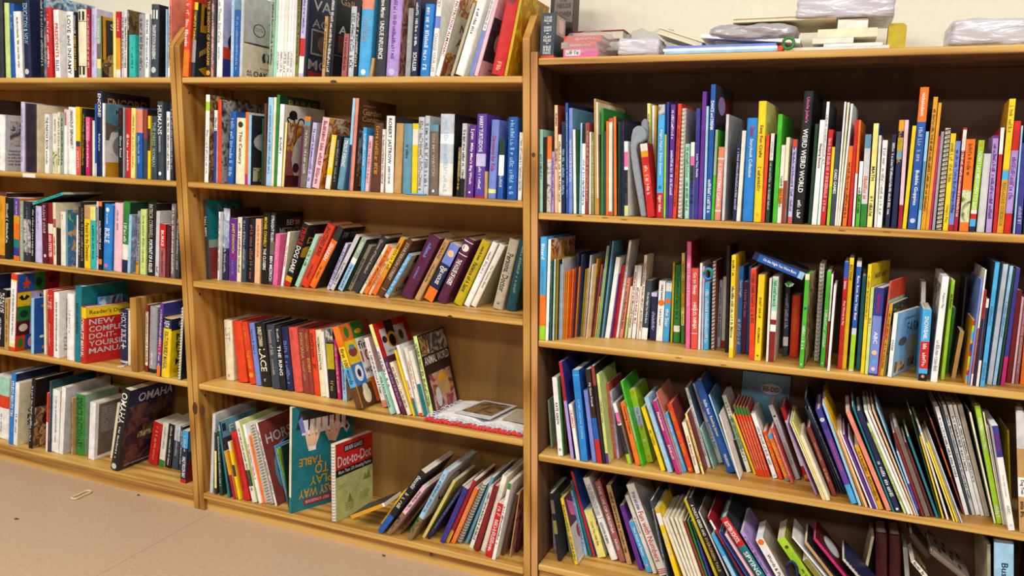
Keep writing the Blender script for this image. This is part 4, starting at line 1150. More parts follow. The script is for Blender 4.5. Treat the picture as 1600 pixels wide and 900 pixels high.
ROWS.append(make_row('R1', 'picture-book case', 'upper shelf', R_row(1), R_U[0], [(S, '''
50 78 50 310|mint,teal|~@.3-.6|
87 108 90 355|black||rc=orange
110 134 115 350|taupe,white|~@.3-.9|b=0:.3:orange,.3:1:art_bw
137 155 140 440|lilac,violet|~|
157 175 152 168|peach,charcoal|PUPPIES@.05-.22/~@.4-.6|rc=brick;k=h
177 194 177 340|cream,slate|~|
196 222 197 265|navy,lightblue|~@.3-.8|k=p
224 238 218 155|blue,lightblue|~|rc=navy;k=h
240 264 240 185|periwinkle,white|~@.3-.7|rc=steel;k=h
268 286 243 312|white||
288 298 275 310|darkgreen||rc=green
300 311 308 272|lightblue,blue|~|
313 333 318 275|white,blue|~@.4-.9|b=0:.22:black
335 355 340 270|brick,peach|~|
358 370 360 325|white||
372 391 370 330|olive,cream|~|
393 404 383 130|tan||
405 417 398 150|cream,olive|~@.5-.9|b=.85:1:gold
418 427 410 340|brown||
428 442 428 185|green||
445 456 445 320|slate||
458 470 458 262|orange||
472 491 474 245|offwhite||b=0:.04:redorange,.96:1:redorange
505 520 500 235|orange||rc=charcoal
527 538 528 265|darkgreen||
540 549 540 265|black||
551 562 552 265|navy||
565 586 563 380|white,black|~@.4-.7|b=.14:.34:pink,.38:.86:charcoal,.86:1:palelime
700 742 655 395 785|red,white|~@.3-.7|b=0:.1:offwhite,.1:.18:gold,.3:.55:redorange;k=b;s=.002;w=.05;nt=1
706 722 698 158|paleyellow,olive|~|s=.06
724 738 728 170|white||b=.75:1:maroon;s=.06
740 750 742 170|gold||s=.06
752 792 765 165|skyblue,white|Night Night, Dino-Snores@.14-.7!.5/tiger tales@.8-.95#white|b=0:.09:art_bw,.78:1:red;d=.73:.25:teal;k=p
794 808 800 340|lime||
809 820 808 150|indigo||
822 846 838 165|purple,white|~@.05-.3/~@.4-.8|
848 870 880 160|redorange,brick|~@.1-.9|
874 900 890 185|white||k=c;rc=grey;b=0:.2:redorange
918 942 922 395|mint,green|~~@.05-.9|k=p
945 966 955 385|white,black|~@.4-.8|b=.18:.3:pink,.3:.5:charcoal,.5:1:indigo
'''), (T, '''
47 67 60 200|indigo,white|Love You, Daddy@.38-.65|k=p
69 93 93 112|purple||k=h
95 106 82 190|lightblue||
108 134 135 75|blue,white|DANCE and DREAM@.12-.33/~@.7-.95|k=h;rc=navy;a=danceart;w=.2
137 150 160 310|brightgreen||b=0:.5:sage
152 188 175 400|salmon,white|A CHRISTMAS CAROL@.22-.82!.5|rc=grey;b=.15:.17:offwhite,.86:.88:offwhite;d=.09:.3:gold;k=h
192 206 186 232|lightgrey||rc=grey
248 266 275 370|navy,lavender|~|
268 291 300 315|offwhite||
297 352 318 250|brightblue,white|Storybook Collection@.2-.57!.4/Disney@.08-.18#crimson|k=h
356 396 385 162|yellow,charcoal|Easy Fun Crafts@.14-.52!.5/~@.54-.75|k=h;d=.94:.2:gold;rc=paleyellow
398 414 425 335|redorange||
420 438 450 330|darkgreen,lightgrey|~|b=.0:.3:offwhite
456 478 487 230|brightgreen||rc=brightgreen;k=h
480 500 505 390|offwhite,green|~@.4-.8|b=.55:.75:orange
503 520 530 350|cream||b=.5:1:brick
536 555 565 360|lavender,indigo|~|b=.0:.1:redorange,.92:1:coral
562 613 620 110|black,white|WEIRD WEIRD WORLD@.28-.76!.5/Uncle John's@.04-.24!.4#pink/~@.82-.96|k=h
641 656 680 280|darkgreen||
660 688 705 260|white,black|Sleeping Beauty@.18-.5|
690 704 740 165|white,grey|~@.1-.5|rc=charcoal;k=h
706 735 750 310|red,palepink|~|
738 752 768 400|lime||b=.0:.5:yellow
755 778 790 320|slate,white|CARD GAMES@.4-.66|
780 789 832 165|white||
790 800 848 168|cream||
801 812 866 175|white||
820 845 855 395|orange,brown|~@.2-.9|k=p
848 869 888 260|red||
871 882 905 260|orange||b=.5:1:white
'''), (U, '''
22 40 45 475|white,charcoal|~@.4-.8|b=.5:1:brightgreen
46 76 74 335|lightgrey,orange|~@.45-.7|b=0:.15:steel,.75:1:green
82 108 118 278|paleyellow,black|MATH@.4-.56/~@.7-.9|rc=blue
119 131 145 340|offwhite||
133 158 165 365|white,grey|~|
176 196 215 335|navy,white|~|
206 240 250 260|navy,gold|~@.1-.4|b=0:.1:gold,.16:.28:mustard,.28:.36:skyblue;k=h
243 262 278 260|palepink||b=.78:1:crimson
266 290 320 290|yellow||k=p
292 338 352 90|blue,white|Bubble Guppies@.55-.86!.5/nickelodeon@.04-.2!.4#white/~@.28-.52#lavender|b=0:.24:orange;d=.94:.3:lavender;k=h
343 358 390 320|lightblue||b=.3:.8:steel
362 384 430 140|gold,brown|~|
386 402 455 170|gold||
404 416 455 345|magenta||
420 434 470 320|grey||
440 470 490 300|black||k=c;wire=d;rc=charcoal
476 502 520 330|yellow,olive|Otter's Play@.7-.95/~@.1-.5|
505 530 545 370|periwinkle,indigo|~@.1-.8|b=.93:1:crimson
533 556 585 300|crimson,white|~|b=.02:.22:offwhite
562 608 600 360|orange,brown|~@.05-.4!.4|b=.55:.9:art_green;k=p
612 648 665 365|lime,white|NOW I LAY ME DOWN TO SLEEP@.12-.78!.6|b=.76:.8:white,.8:.86:red,.86:.94:skyblue,.94:1:navy;k=p;d=.05:.3:gold
652 698 690 435|lightgrey||k=h
701 729 740 340|lilac,purple|~|b=0:.03:purple
737 755 780 300|red||b=0:.25:white,.25:.3:red
758 790 825 150|gold,olive|READ-ALOUD STORYBOOK@.62-.95/~@.05-.25|b=0:.52:yellow,.53:.6:skyblue;k=p
792 838 848 265|lilac,purple|~@.32-.7|b=0:.26:red,.82:1:red;k=h
843 855 880 290|lightblue||
857 890 890 380|indigo,lavender|~@.7-.9|k=p
893 925 925 300|darkgreen||k=h
''')], yaw=5.0))
thin = [(138,8,'teal',275),(147,9,'darkgreen',270),(157,8,'white',268),(166,8,'green',262),(175,9,'gold',262),(186,9,'black',270),(196,10,'lightblue',300),(207,9,'lightgrey',265),
        (217,10,'tan',355),(228,11,'orange',345),(240,11,'gold',340),(252,11,'redorange',340),(264,11,'orange',330),(276,11,'brick',320),(289,9,'navy',230),(299,11,'orange',315),
        (311,10,'slate',235),(322,11,'navy',232),(334,11,'olive',330),(346,9,'gold',325),(356,8,'lightgrey',240)]
thin_txt = '\n'.join('%d %d %d %d %d|%s||' % (x, x + w, x + 2 + (x - 138) * 0.16, y, 790 - (x - 138) * 0.14, c) for x, w, c, y in thin)
ROWS.append(make_row('R2', 'picture-book case', 'second shelf', R_row(2), R_U[1], [(V, '''
62 108 72 125 -|skyblue,white|Bizard@.06-.22!.5/FIRST COMMUNION@.32-.55!.3#steel|b=.56:.86:orange,.86:1:lime;k=h;s=.003
112 135 130 140 -|white||rc=art_warm;k=h;w=.19;s=.006
''' + thin_txt + '''
370 384 412 300 775|cream||b=.4:1:peach
386 398 430 262 765|gold||
403 413 446 372 765|plum||
414 424 470 300 766|rose||
426 436 478 330 767|yellow||b=.0:.4:brown
438 446 490 180 767|lightblue||
448 455 500 180 767|lime||
457 466 512 150 768|navy||
468 478 540 150 768|steel||
492 524 565 252 780|white||k=p
527 538 580 360 772|purple||
541 559 598 305 772|red||
562 580 648 145 768|white,grey|~@.1-.5|rc=lightgrey
583 613 632 385 752|salmon,brown|~|
616 632 648 440 740|palelime||b=0:.6:cream
636 660 664 305 738|offwhite,crimson|~|
663 690 690 305 740|white,crimson|~@.3-.8|
692 702 712 440 735|cream||
705 722 745 240 765|offwhite,crimson|~@.1-.9|rc=cream
724 768 757 400 770|slate,white|On the Night You Were Born@.2-.72!.45|b=.8:1:white;k=p
778 814 790 480 750|navy,lavender|~@.4-.8|b=0:.08:lavender
818 858 840 405 755|white,charcoal|Lindsay Learned@.06-.3!.5/Let's Learn@.45-.75!.35|d=.36:.5:orange;k=p
861 905 885 410 762|skyblue,white|the Star@.45-.75!.6|d=.32:.48:orange;k=p;b=.02:.16:offwhite
'''), (Wz, '''
28 41 30 225 668|mustard||
43 82 50 240 675|green,darkgreen|~@.1-.7|b=.78:.86:white;k=h
90 107 95 172 700|paleyellow,olive|~|b=.8:1:green,.3:.6:gold
116 141 125 105 730|pink,palepink|~@.2-.6|rc=darkred;k=h
146 186 150 262 742|coral,white|Go to Sleep@.05-.32!.6/HELLO, NINJA@.42-.75!.6|b=.5:.51:palepink,.8:.81:palepink;k=h
190 204 203 230 738|white||
208 219 214 250 735|lavender||
223 250 230 345 742|skyblue,white|~@.1-.9|
264 298 275 220 742|white||k=c;wire=d;rc=brick
301 324 318 330 724|lightgrey,charcoal|~|
326 345 338 310 722|offwhite||b=.9:1:red
348 364 360 128 758|black||k=h
370 394 388 185 788|yellow,charcoal|~@.05-.2/~@.3-.8|b=.3:.9:paleyellow
413 438 432 252 760|brightblue,white|Good Night@.12-.38/~@.6-.9|
441 468 458 340 765|plum,lilac|I Love You, Sam@.1-.5|
471 485 490 250 762|blue||
488 518 500 265 803|redorange,brown|~@.05-.6|k=p;rc=redorange
520 555 545 300 805|yellow,black|DON'T GIVE UP@.26-.5!.4/IDLEMAN@.6-.8!.35|d=.94:.15:black;k=p;w=.14
588 600 610 320 803|offwhite||
602 634 630 310 815|offwhite,green|~@.05-.35|b=.02:.4:mint,.5:1:darkred,.56:.64:white
684 714 700 370 778|slate,lavender|~@.1-.6|b=.72:.85:white;k=h
724 774 742 420 785|redorange,orange|~@.2-.6|k=h
782 806 820 295 860|brightgreen,white|~@.55-.8|b=0:.06:cream;d=.36:.3:indigo,.96:.25:mint;rc=art_earth;k=h;w=.16;yaw=6
870 896 905 232 812|white||k=c
800 820 505 205 328|blue,white|On the Night You Were Born@.2-.85!.5|lie=818,288;b=.0:.1:navy,.9:1:lightblue;rc=art_dark;k=p;w=.15;s=.03
'''), (Yz, '''
80 104 122 205 765|brightgreen,white|~@.4-.8|d=.96:.25:mint
108 118 148 220 768|crimson||b=0:.5:white
122 135 162 285 795|white||rc=white;a=nowhite;k=b;w=.12
182 206 225 148 775|red,white|Five Words to Say@.35-.6/~@.18-.26|b=0:.15:blue
208 232 255 125 775|yellow,charcoal|KITTENS@.04-.22!.6|k=p
247 274 297 150 793|lightgrey,white|Row, Row, Row Your Boat@.1-.55!.6|b=.04:.6:blue,.66:.98:lime;k=p
291 312 330 230 785|teal||
316 336 362 165 805|yellow,olive|~@.1-.5|a=curious;rc=yellow;k=h;w=.19;yaw=15
341 359 378 300 808|palelime,crimson|~@.35-.45|yaw=15
362 414 402 300 818|indigo,white|Alphaprints@.07-.28!.45#magenta/ABC@.5-.64!.45|b=.32:.98:periwinkle;d=.74:.3:peach,.84:.26:skyblue,.93:.24:palepink;k=b;yaw=15;w=.13
417 425 488 262 812|redorange||rc=mint;a=alphabet;w=.16;yaw=16
430 450 487 395 825|gold,brown|~@.1-.9|b=.3:.5:orange;rc=darkgreen;a=tiger;w=.16;yaw=16
474 498 513 450 835|white,grey|FARM@.4-.6|a=farm;k=b;w=.17;rc=lightblue;yaw=21
'''), (X_, '''
62 92 72 255 780|white||s=.14;k=p;w=.08
52 100 80 408 808|skyblue,white|SNOWBALL@.1-.42!.5/~@.48-.8|b=.45:.83:red,.9:1:black;d=.38:.2:lightblue,.94:.2:salmon;k=p;w=.12
122 158 190 225 850|white,grey|Puppies Play@.1-.35!.4/~@.6-.9|lc=white;al=nowhite;k=b;w=.2
180 198 242 245 805|lime,black|All Better!@.08-.34!.7|
201 218 248 400 765|green||
238 262 288 530 800|tan||rc=brown
272 284 320 230 780|charcoal||
303 325 350 470 830|gold||b=0:.08:red,.08:.18:lime,.18:.3:skyblue,.36:.48:indigo,.48:.56:red,.56:.66:lime,.78:.86:red,.86:.94:skyblue
330 343 372 240 828|periwinkle||
346 358 408 185 840|offwhite||b=.5:.9:rose
362 374 416 300 842|crimson||b=.3:1:navy
378 392 438 350 845|offwhite||b=.1:.7:navy
400 424 487 145 845|skyblue,steel|~@.35-.5/~@.8-.95|k=h;lc=charcoal
440 466 533 155 835|silver||k=h
472 494 570 165 835|lightblue,steel|~@.3-.6|k=h
497 510 585 180 836|darkgreen||
516 538 605 175 840|indigo||b=.75:1:magenta
547 574 612 300 825|darkred||rc=darkred
578 590 636 340 828|palepink||
596 618 646 380 826|rose,palepink|~|
626 650 660 350 838|orange||b=0:.04:white
''')], yaw=2.0))
six = '\n'.join('%d %d %d %d 725|redorange,peach|~@.2-.9|b=0:.12:green' % (x, x + 15, x - 150 + i * 3, 292 + i * 3) for i, x in enumerate((640, 656, 672, 688, 704)))
ROWS.append(make_row('R3', 'picture-book case', 'third shelf', R_row(3), R_U[2], [(a_, '''
120 130 100 372 650|sage||s=.07
166 195 128 235 718|white,charcoal|KATE ASKEW@.32-.6!.6|d=.92:.3:grey;k=p
197 205 168 230 712|green||
207 216 186 240 700|brown||
243 262 168 140 738|lilac||b=0:.4:crimson;rc=indigo;k=h
277 297 228 400 745|white,redorange|CELEBRATE@.1-.42!.7|
306 346 250 190 780|brightblue,lightblue|JUMBO ANIMAL STORIES@.25-.82!.4|k=p;rc=blue;b=.05:.06:skyblue
372 398 318 315 772|periwinkle||k=h
404 434 330 185 768|darkbrown,white|My Game Friends@.12-.42!.5|b=.52:.75:blue,.75:1:red
437 458 365 165 755|black,brown|~@.3-.7|b=0:.2:brick
460 490 398 215 758|palelime,crimson|THE EASY YOGA@.24-.6!.6|b=.88:1:purple;k=p
499 521 440 270 730|coral,peach|~@.1-.9|
525 539 475 320 725|lavender,periwinkle|~|
592 614 498 395 765|white,black|~@.3-.7|b=.15:.33:pink,.36:.84:charcoal,.84:1:lime;rc=greige
641 672 545 390 775|orange,darkbrown|Counting Critters@.06-.5!.6|k=p
674 700 545 260 775|brightgreen,white|~@.3-.7|d=.97:.25:green
708 746 597 310 755|lime,coral|Pop, Pop, Play@.22-.6!.5|b=.24:.5:lightblue;d=.05:.3:gold,.92:.25:orange,.7:.3:palelime;k=b
797 822 672 420 808|yellow,olive|~@.35-.6|
838 866 690 360 815|lightblue,white|~|
'''), (b_, '''
146 176 -3 265 720|magenta,white|Pinkalicious@.15-.4/~@.6-.8|rc=lilac
178 186 20 210 705|salmon||
188 208 66 340 700|skyblue,white|~|
217 250 85 285 705|redorange,gold|~@.1-.25/~@.4-.75|rc=brick;k=h;d=.95:.3:gold
263 300 178 395 695|cream,rose|Little Mother Goose@.25-.85!.5|k=b
303 330 180 345 710|paleyellow,redorange|~|k=b;rc=darkred
336 361 165 190 668|white,grey|~|rc=steel;k=h
369 394 272 430 675|mint,steel|~@.1-.7|b=.85:1:sage
400 432 222 165 640|white,coral|Jackson Braun@.05-.4!.6/Smelled a Rat@.44-.85!.6#steel|k=h
456 512 250 150 705|blue,white|Reading Street@.38-.6!.4#paleyellow/PEARSON@.8-.93!.3/~@.2-.36|k=h
516 526 340 225 728|lightblue||rc=steel
528 543 404 345 640|white,crimson|LOOK LOOK!@.5-.85|s=.05
546 568 480 500 695|black||
576 604 420 230 690|offwhite,green|~|b=.3:.7:sage
619 634 485 345 710|yellow||
''' + six + '''
736 764 600 340 732|white,grey|~@.2-.8|k=b;d=.96:.25:lightblue
771 800 672 450 735|redorange,yellow|~|
812 842 690 470 760|orange,paleyellow|~~@.2-.9|b=0:.1:skyblue,.94:1:steel;k=p
846 863 720 430 768|coral,white|~|
872 905 705 290 742|lightgrey,grey|KNIGHTS@.2-.42!.5/DINOSAURS@.46-.85!.5|k=h;d=.15:.25:charcoal
933 968 778 300 752|red,black|Diary of a Wimpy Kid@.2-.55!.5|b=.18:.8:white,.12:.16:red,.92:.97:gold;k=h
'''), (c_, '''
196 207 30 300 655|lilac||s=.03
236 245 50 285 735|cream||
246 255 62 285 735|paleyellow||
258 280 106 365 725|cream||k=p
292 324 145 320 705|brick,peach|Diary of a Wimpy Kid@.2-.5!.4/~@.6-.8|k=h
326 338 95 220 690|navy,lightgrey|~|
341 352 104 240 690|slate||
355 370 125 155 688|navy,lightgrey|~|lc=black
397 434 195 220 738|violet,coral|Storybook Collection@.28-.7!.5|b=0:.22:indigo,.8:1:skyblue;d=.11:.4:lightgrey;k=h
440 461 233 185 762|lightblue||
464 474 242 172 770|gold||rc=yellow
476 490 312 345 790|peach||
506 519 330 340 800|white,charcoal|~|
522 536 345 360 815|purple||
540 550 380 380 835|lavender||
553 580 415 425 808|gold,brown|~|
597 625 365 230 825|salmon||
630 641 400 200 830|teal||
646 688 425 230 830|navy,white|~@.5-.65/~@.68-.85|k=h;d=.97:.25:white
695 711 475 300 840|palelime,olive|~|
715 733 470 225 850|white||
735 749 492 222 850|offwhite||
755 766 515 220 855|peach||
769 780 538 205 860|lightblue||
'''), (d_, '''
126 138 2 400 795|violet||b=0:.5:lightblue,.9:1:black
142 156 -18 300 780|darkred||
160 190 -12 270 780|taupe||k=h
192 207 45 350 765|maroon,rose|~@.1-.4|
218 232 60 320 750|teal,steel|~|
236 248 78 200 750|darkgreen||
251 264 88 330 800|yellow||
276 291 105 270 768|offwhite||b=.0:.06:lightblue
311 324 152 362 820|paleyellow||
326 339 168 352 824|yellow||
341 351 180 342 822|grey||
353 362 186 335 822|silver||
364 372 186 230 745|brick||b=.3:.6:orange
374 396 210 160 752|white,charcoal|~@.1-.65|k=g
398 409 238 155 735|slate||
412 430 252 150 740|lightgrey,charcoal|~|k=g
433 457 280 150 750|white,charcoal|~@.1-.6|k=g
460 478 308 150 748|white,charcoal|~@.1-.7|k=g
482 509 332 150 748|greige||k=h
530 541 395 190 792|darkgreen||b=0:1:cream
545 576 425 155 792|olive,white|COOKING for TWO@.1-.38!.5/~@.84-.95|b=0:1:lime;k=h
578 585 470 190 792|cream||
587 600 492 260 800|lightgrey||
606 640 515 262 825|white,sage|Trace, write, and learn@.42-.72!.3#grey/ABC@.74-.86!.5/Alphaprints@.06-.26!.5#magenta|b=0:.3:indigo;d=.95:.25:palepink;k=b
618 636 602 285 800|mustard,charcoal|~|s=.08
648 690 655 190 868|tan,black|Dog Train@.56-.68!.5#black/~@.74-.88|b=0:.3:lightgrey,.54:.7:white;k=b;w=.1;yaw=9
''')]))
ROWS.append(make_row('R4', 'picture-book case', 'bottom shelf', R_row(4), R_U[3], [(e_, '''
156 190 132 225 690|lavender,grey|~@.9-.95|k=p
208 238 142 255 795|black||rc=charcoal;k=p;b=.1:.3:taupe,.4:.6:olive
298 318 205 260 715|sage||
341 372 228 295 800|yellow,charcoal|~@.1-.95|a=ladybug;rc=lightgrey;k=h;w=.12
420 445 302 235 750|lightblue,blue|~|
459 480 300 160 752|teal||
483 508 295 85 755|red||rc=blue;k=h
522 590 405 390 765|paleyellow,charcoal|I Love You, Little One@.25-.75!.35|k=b;rc=art_green
622 680 400 140 768|white,grey|THE OVERACHIEVERS@.08-.46!.6/ALEXANDRA ROBBINS@.54-.8!.4#charcoal|b=.49:.495:brown;k=h
690 742 490 165 785|brick,offwhite|THE LIFE OF VIRGINIA@.06-.65!.45/NAGEL@.72-.86!.4|b=0:1:rose;k=h
750 790 585 195 820|tan,darkbrown|~|rc=charcoal;k=p
842 885 690 350 850|purple||k=p
905 950 762 480 890|skyblue,white|The Story of Easter@.1-.7!.55|k=p;d=.86:.2:peach
952 985 730 275 880|offwhite,charcoal|Mr Grumpy and Me@.22-.55!.4|k=h
1005 1075 742 190 900|white,blue|Fun with Numbers@.30-.85!.7#coral/Write and erase@.08-.28!.5|k=b;b=.93:.94:red,.95:.96:red,.97:.98:red
'''), (f_, '''
118 138 -25 240 900|slate,lightgrey|~|ln=1
192 245 5 310 900|yellow,white|~@.3-.6|ln=1;b=0:.06:gold,.06:.2:white
262 300 60 400 900|cream||ln=1;k=g
305 330 105 395 900|offwhite||ln=1;k=g
335 360 150 390 900|cream||ln=1;k=g
365 390 190 390 900|offwhite||ln=1;k=g
395 425 225 400 900|cream||ln=1;k=g
440 460 268 420 900|brick||ln=1
465 480 300 415 900|green||ln=1
490 510 330 420 900|indigo||ln=1;b=0:.25:darkgreen
535 565 240 245 900|mustard||ln=1
575 640 285 230 900|black,tan|A CHILD'S GREEK AND@.06-.36!.5#offwhite/EVERGREEN TALE@.38-.7!.45|ln=1;k=h
655 670 400 340 900|lightgrey||ln=1;rc=taupe
685 725 495 550 900|skyblue||ln=1;k=p;b=.3:1:lightblue
770 795 478 385 900|crimson||ln=1;b=.04:.14:white,.3:1:plum
815 832 580 525 900|blue||ln=1
835 850 600 520 900|navy||ln=1
858 885 632 540 900|palepink||ln=1
905 995 590 410 900|teal,white|SPYING@.36-.6!.6/ROTTEN SCHOOL.@.04-.26!.6|b=0:.3:red;ln=1;k=h;rc=charcoal
1000 1040 768 520 900|lilac,violet|~~@.06-.5|ln=1;k=p
'''), (g_, '''
83 190 -133 518 900|white,charcoal|Words & Pictures@.2-.6!.4|d=.04:.4:orange;ln=1;k=b;rc=greige;w=.115
355 480 100 520 900|yellow,brown|My Dream@.3-.6!.35|d=.1:.22:brown;ln=1;k=p;b=0:1:lime;rc=olive;w=.115
495 580 375 745 900|offwhite||ln=1;b=0:.4:olive;w=.115
600 645 258 490 900|white,grey|~|ln=1;k=p;w=.115
655 700 385 550 900|tan||ln=1;rc=art_dark;w=.115
805 850 488 508 900|magenta,pink||ln=1;k=h;rc=maroon;a=weave;w=.115
935 990 800 745 900|white||ln=1;k=c;rc=navy;w=.115
1030 1060 1120 470 900|cream||ln=1;k=p;s=.13
1165 1295 1165 440 900|maroon||ln=1;k=h;s=.13
1310 1440 1310 460 900|maroon,gold|~@.6-.9!.2|ln=1;k=h;s=.13
'''), (h_, '''
105 160 80 565 900|lightgrey||ln=1;k=b;s=.13
330 0 175 735 920|offwhite,charcoal|~|lie=370,892;k=p;rc=art_earth;w=.1;s=.02
350 0 150 430 700|darkbrown||lie=385,640;k=h;w=.1;s=.03
830 0 395 640 985|taupe||lie=860,930;a=giraffe;rc=taupe;k=h;w=.12;s=.03
1072 1140 1068 530 900|greige||ln=1;k=h;s=.04
1150 1382 1150 520 900|lightblue,navy|Busy Train@.08-.6!.45|ln=1;k=b;b=.34:1:green;w=.16;yaw=8
''')]))

# ---- labels that single each book out
GROUPS = {'leftmost bookcase': 'grown-up books in the leftmost bookcase', 'middle bookcase': 'books in the middle bookcase', 'picture-book case': 'children\'s books in the picture-book case'}
used = {}
for row in ROWS:
    bs = sorted(row.books, key=lambda q: q.P.x)
    rev = row.case.startswith('left')
    for i, q in enumerate(bs):
        kind = KIND[q.k][1]
        txt = ''
        if q.text and q.tc and q.t > 0.0045: txt = ' with ' + cw(q.tc) + ' lettering'
        elif q.o.get('b'): txt = ' with ' + cw(q.o['b'].split(',')[0].split(':')[2]) + ' band'
        lie = ' lying tilted' if q.lie else ''
        head = cw(q.main) + ' ' + kind
        nl = cw(bs[i-1].main) if i > 0 else None; nr = cw(bs[i+1].main) if i < len(bs) - 1 else None
        where = row.case + ', ' + row.shelf
        if nl and nr: mid = ' between ' + (nl + ' and ' + nr if nl != nr else 'two ' + nl) + ' ones'
        elif nl: mid = ' beside ' + nl + ' one'
        else: mid = ' beside ' + nr + ' one'
        k = len(bs) - i if rev else i + 1
        ordm = ', ' + ordn(k) + (' from right end' if rev else ' from left end')
        cand = [head + lie + txt + mid + ', ' + where, head + lie + mid + ', ' + where, head + lie + txt + ordm + ', ' + where, head + ordm + ', ' + where]
        for cd in cand:
            if len(cd.replace(',', '').split()) <= 16 and cd not in used: break
        used[cd] = 1
        tag(q.root, cd, 'notebook' if q.k == 'c' else 'book', GROUPS[row.case])
print('BOOKS', len(BOOKS))

# ------------------------------------------------------------------ things other than upright books
def slab_book(name, label, px0, px1, py_b, py_t, s, depth, cover, edge='pages', tilt=None, group=None, kindn='book', z_min=None, ins=0.003, c=0.0022, text=None):
    """a book lying flat; front long side between pixels px0..px1 and rows py_t..py_b at depth s"""
    p0 = at_y(px0, py_b, s); p1 = at_y(px1, py_b if tilt is None else tilt, s); q0 = at_y(px0, py_t, s)
    if tilt is None:
        v = Vector((p1.x - p0.x, 0, SLOPE_R * (p1.x - p0.x)))
    else: v = p1 - p0
    L = v.length; ang = math.atan2(v.z, v.x)
    th = (q0 - p0).dot(Vector((-math.sin(ang), 0, math.cos(ang))))
    if z_min is not None: p0.z = z_min
    root = empty(name); root.matrix_world = Matrix.Translation(p0) @ Matrix.Rotation(-ang, 4, 'Y')
    mb = MB(); mc = mat(cover) if isinstance(cover, str) else cover
    c = min(c, th * 0.25)
    mb.box(0, 0, 0, L, depth, c, mc); mb.box(0, 0, th - c, L, depth, th, mc)
    if edge == 'pages': mb.box(0, depth - c, c, L, depth, th - c, mc); y0, y1 = ins, depth - c
    else: mb.box(0, 0, c, L, c, th - c, mc); y0, y1 = c, depth - ins
    mb.build('cover', root)
    mp = MB(); mp.box(ins, y0, c, L - ins, y1, th - c, M_PAGES); mp.build('pages', root)
    if text:
        mt_ = MB()
        for (u0, v0, u1, v1, tx, cc) in text:
            t2 = marks2d(max(4, int((u1 - u0) * L / ((v1 - v0) * th * 0.62))), random.Random(int(u0 * 100 + L * 1e4))) if tx == '~' else text2d(tx)
            if tx == '#': mt_.add([(u0*L, -0.0004, v0*th), (u1*L, -0.0004, v0*th), (u1*L, -0.0004, v1*th), (u0*L, -0.0004, v1*th)], [(0,1,2,3)], mat(cc))
            else: put2d(mt_, t2, (u0*L, v0*th, u1*L, v1*th), lambda a, b: (a, -0.0007, b), mat(cc), (0.3, 1.6), 'l')
        tag(mt_.build('spine_lettering', root), kind='stuff')
    tag(root, label, kindn, group)
    root['_top'] = p0.z + th
    return root, p0, L, th
def top_z(x): return Z_R[0] + SLOPE_R * (x - X0_R)
def top_y(px, py, s): return at_y(px, py, s)
def crumple(name, label, px0, px1, py_b, py_t, s, depth, mt, amp, seed, cat='package', rnd=0.18, parent=None, rest=None):
    """a soft wrapped bundle: rounded block with creases"""
    p0 = at_y(px0, py_b, s); p1 = at_y(px1, py_b, s); q = at_y(px0, py_t, s)
    W_, H_ = p1.x - p0.x, q.z - p0.z
    z0 = (top_z(p1.x) if rest is None else rest) + 0.0006
    H_ = q.z - z0
    R = random.Random(seed); nx, ny, nz = 16, 6, 6
    vs_, idx, fs = [], {}, []
    def V(i, j, k):
        if (i, j, k) in idx: return idx[(i, j, k)]
        u, v, w = i / nx * 2 - 1, j / ny * 2 - 1, k / nz * 2 - 1
        def rn(a, b, c_): return a * (1 - rnd * (b ** 4) * 0.5 - rnd * (c_ ** 4) * 0.5)
        x, y, z = rn(u, v, w), rn(v, u, w), rn(w, u, v)
        cr = amp * (math.sin(x * 5 + z * 4 + seed) * 0.5 + math.sin(x * 11 - z * 7 + y * 5 + seed * 2) * 0.3 + R.uniform(-.18, .18))
        zz = (z + 1) / 2 * H_
        if k > 0: zz += cr * (1 if k == nz else 0.4)
        vs_.append((W_ * (x + 1) / 2 + (cr if i in (0, nx) else 0), depth * (y + 1) / 2 + (cr if j in (0, ny) else 0), max(0.0, zz)))
        idx[(i, j, k)] = len(vs_) - 1
        return idx[(i, j, k)]
    for i in range(nx):
        for j in range(ny):
            fs.append((V(i,j,0), V(i,j+1,0), V(i+1,j+1,0), V(i+1,j,0))); fs.append((V(i,j,nz), V(i+1,j,nz), V(i+1,j+1,nz), V(i,j+1,nz)))
    for i in range(nx):
        for k in range(nz):
            fs.append((V(i,0,k), V(i+1,0,k), V(i+1,0,k+1), V(i,0,k+1))); fs.append((V(i,ny,k), V(i,ny,k+1), V(i+1,ny,k+1), V(i+1,ny,k)))
    for j in range(ny):
        for k in range(nz):
            fs.append((V(0,j,k), V(0,j,k+1), V(0,j+1,k+1), V(0,j+1,k))); fs.append((V(nx,j,k), V(nx,j+1,k), V(nx,j+1,k+1), V(nx,j,k+1)))
    mb = MB(); mb.add(vs_, fs, mt)
    o = mb.build(name, parent, True)
    o.location = (p0.x, s, z0)
    if label: tag(o, label, cat)
    return o
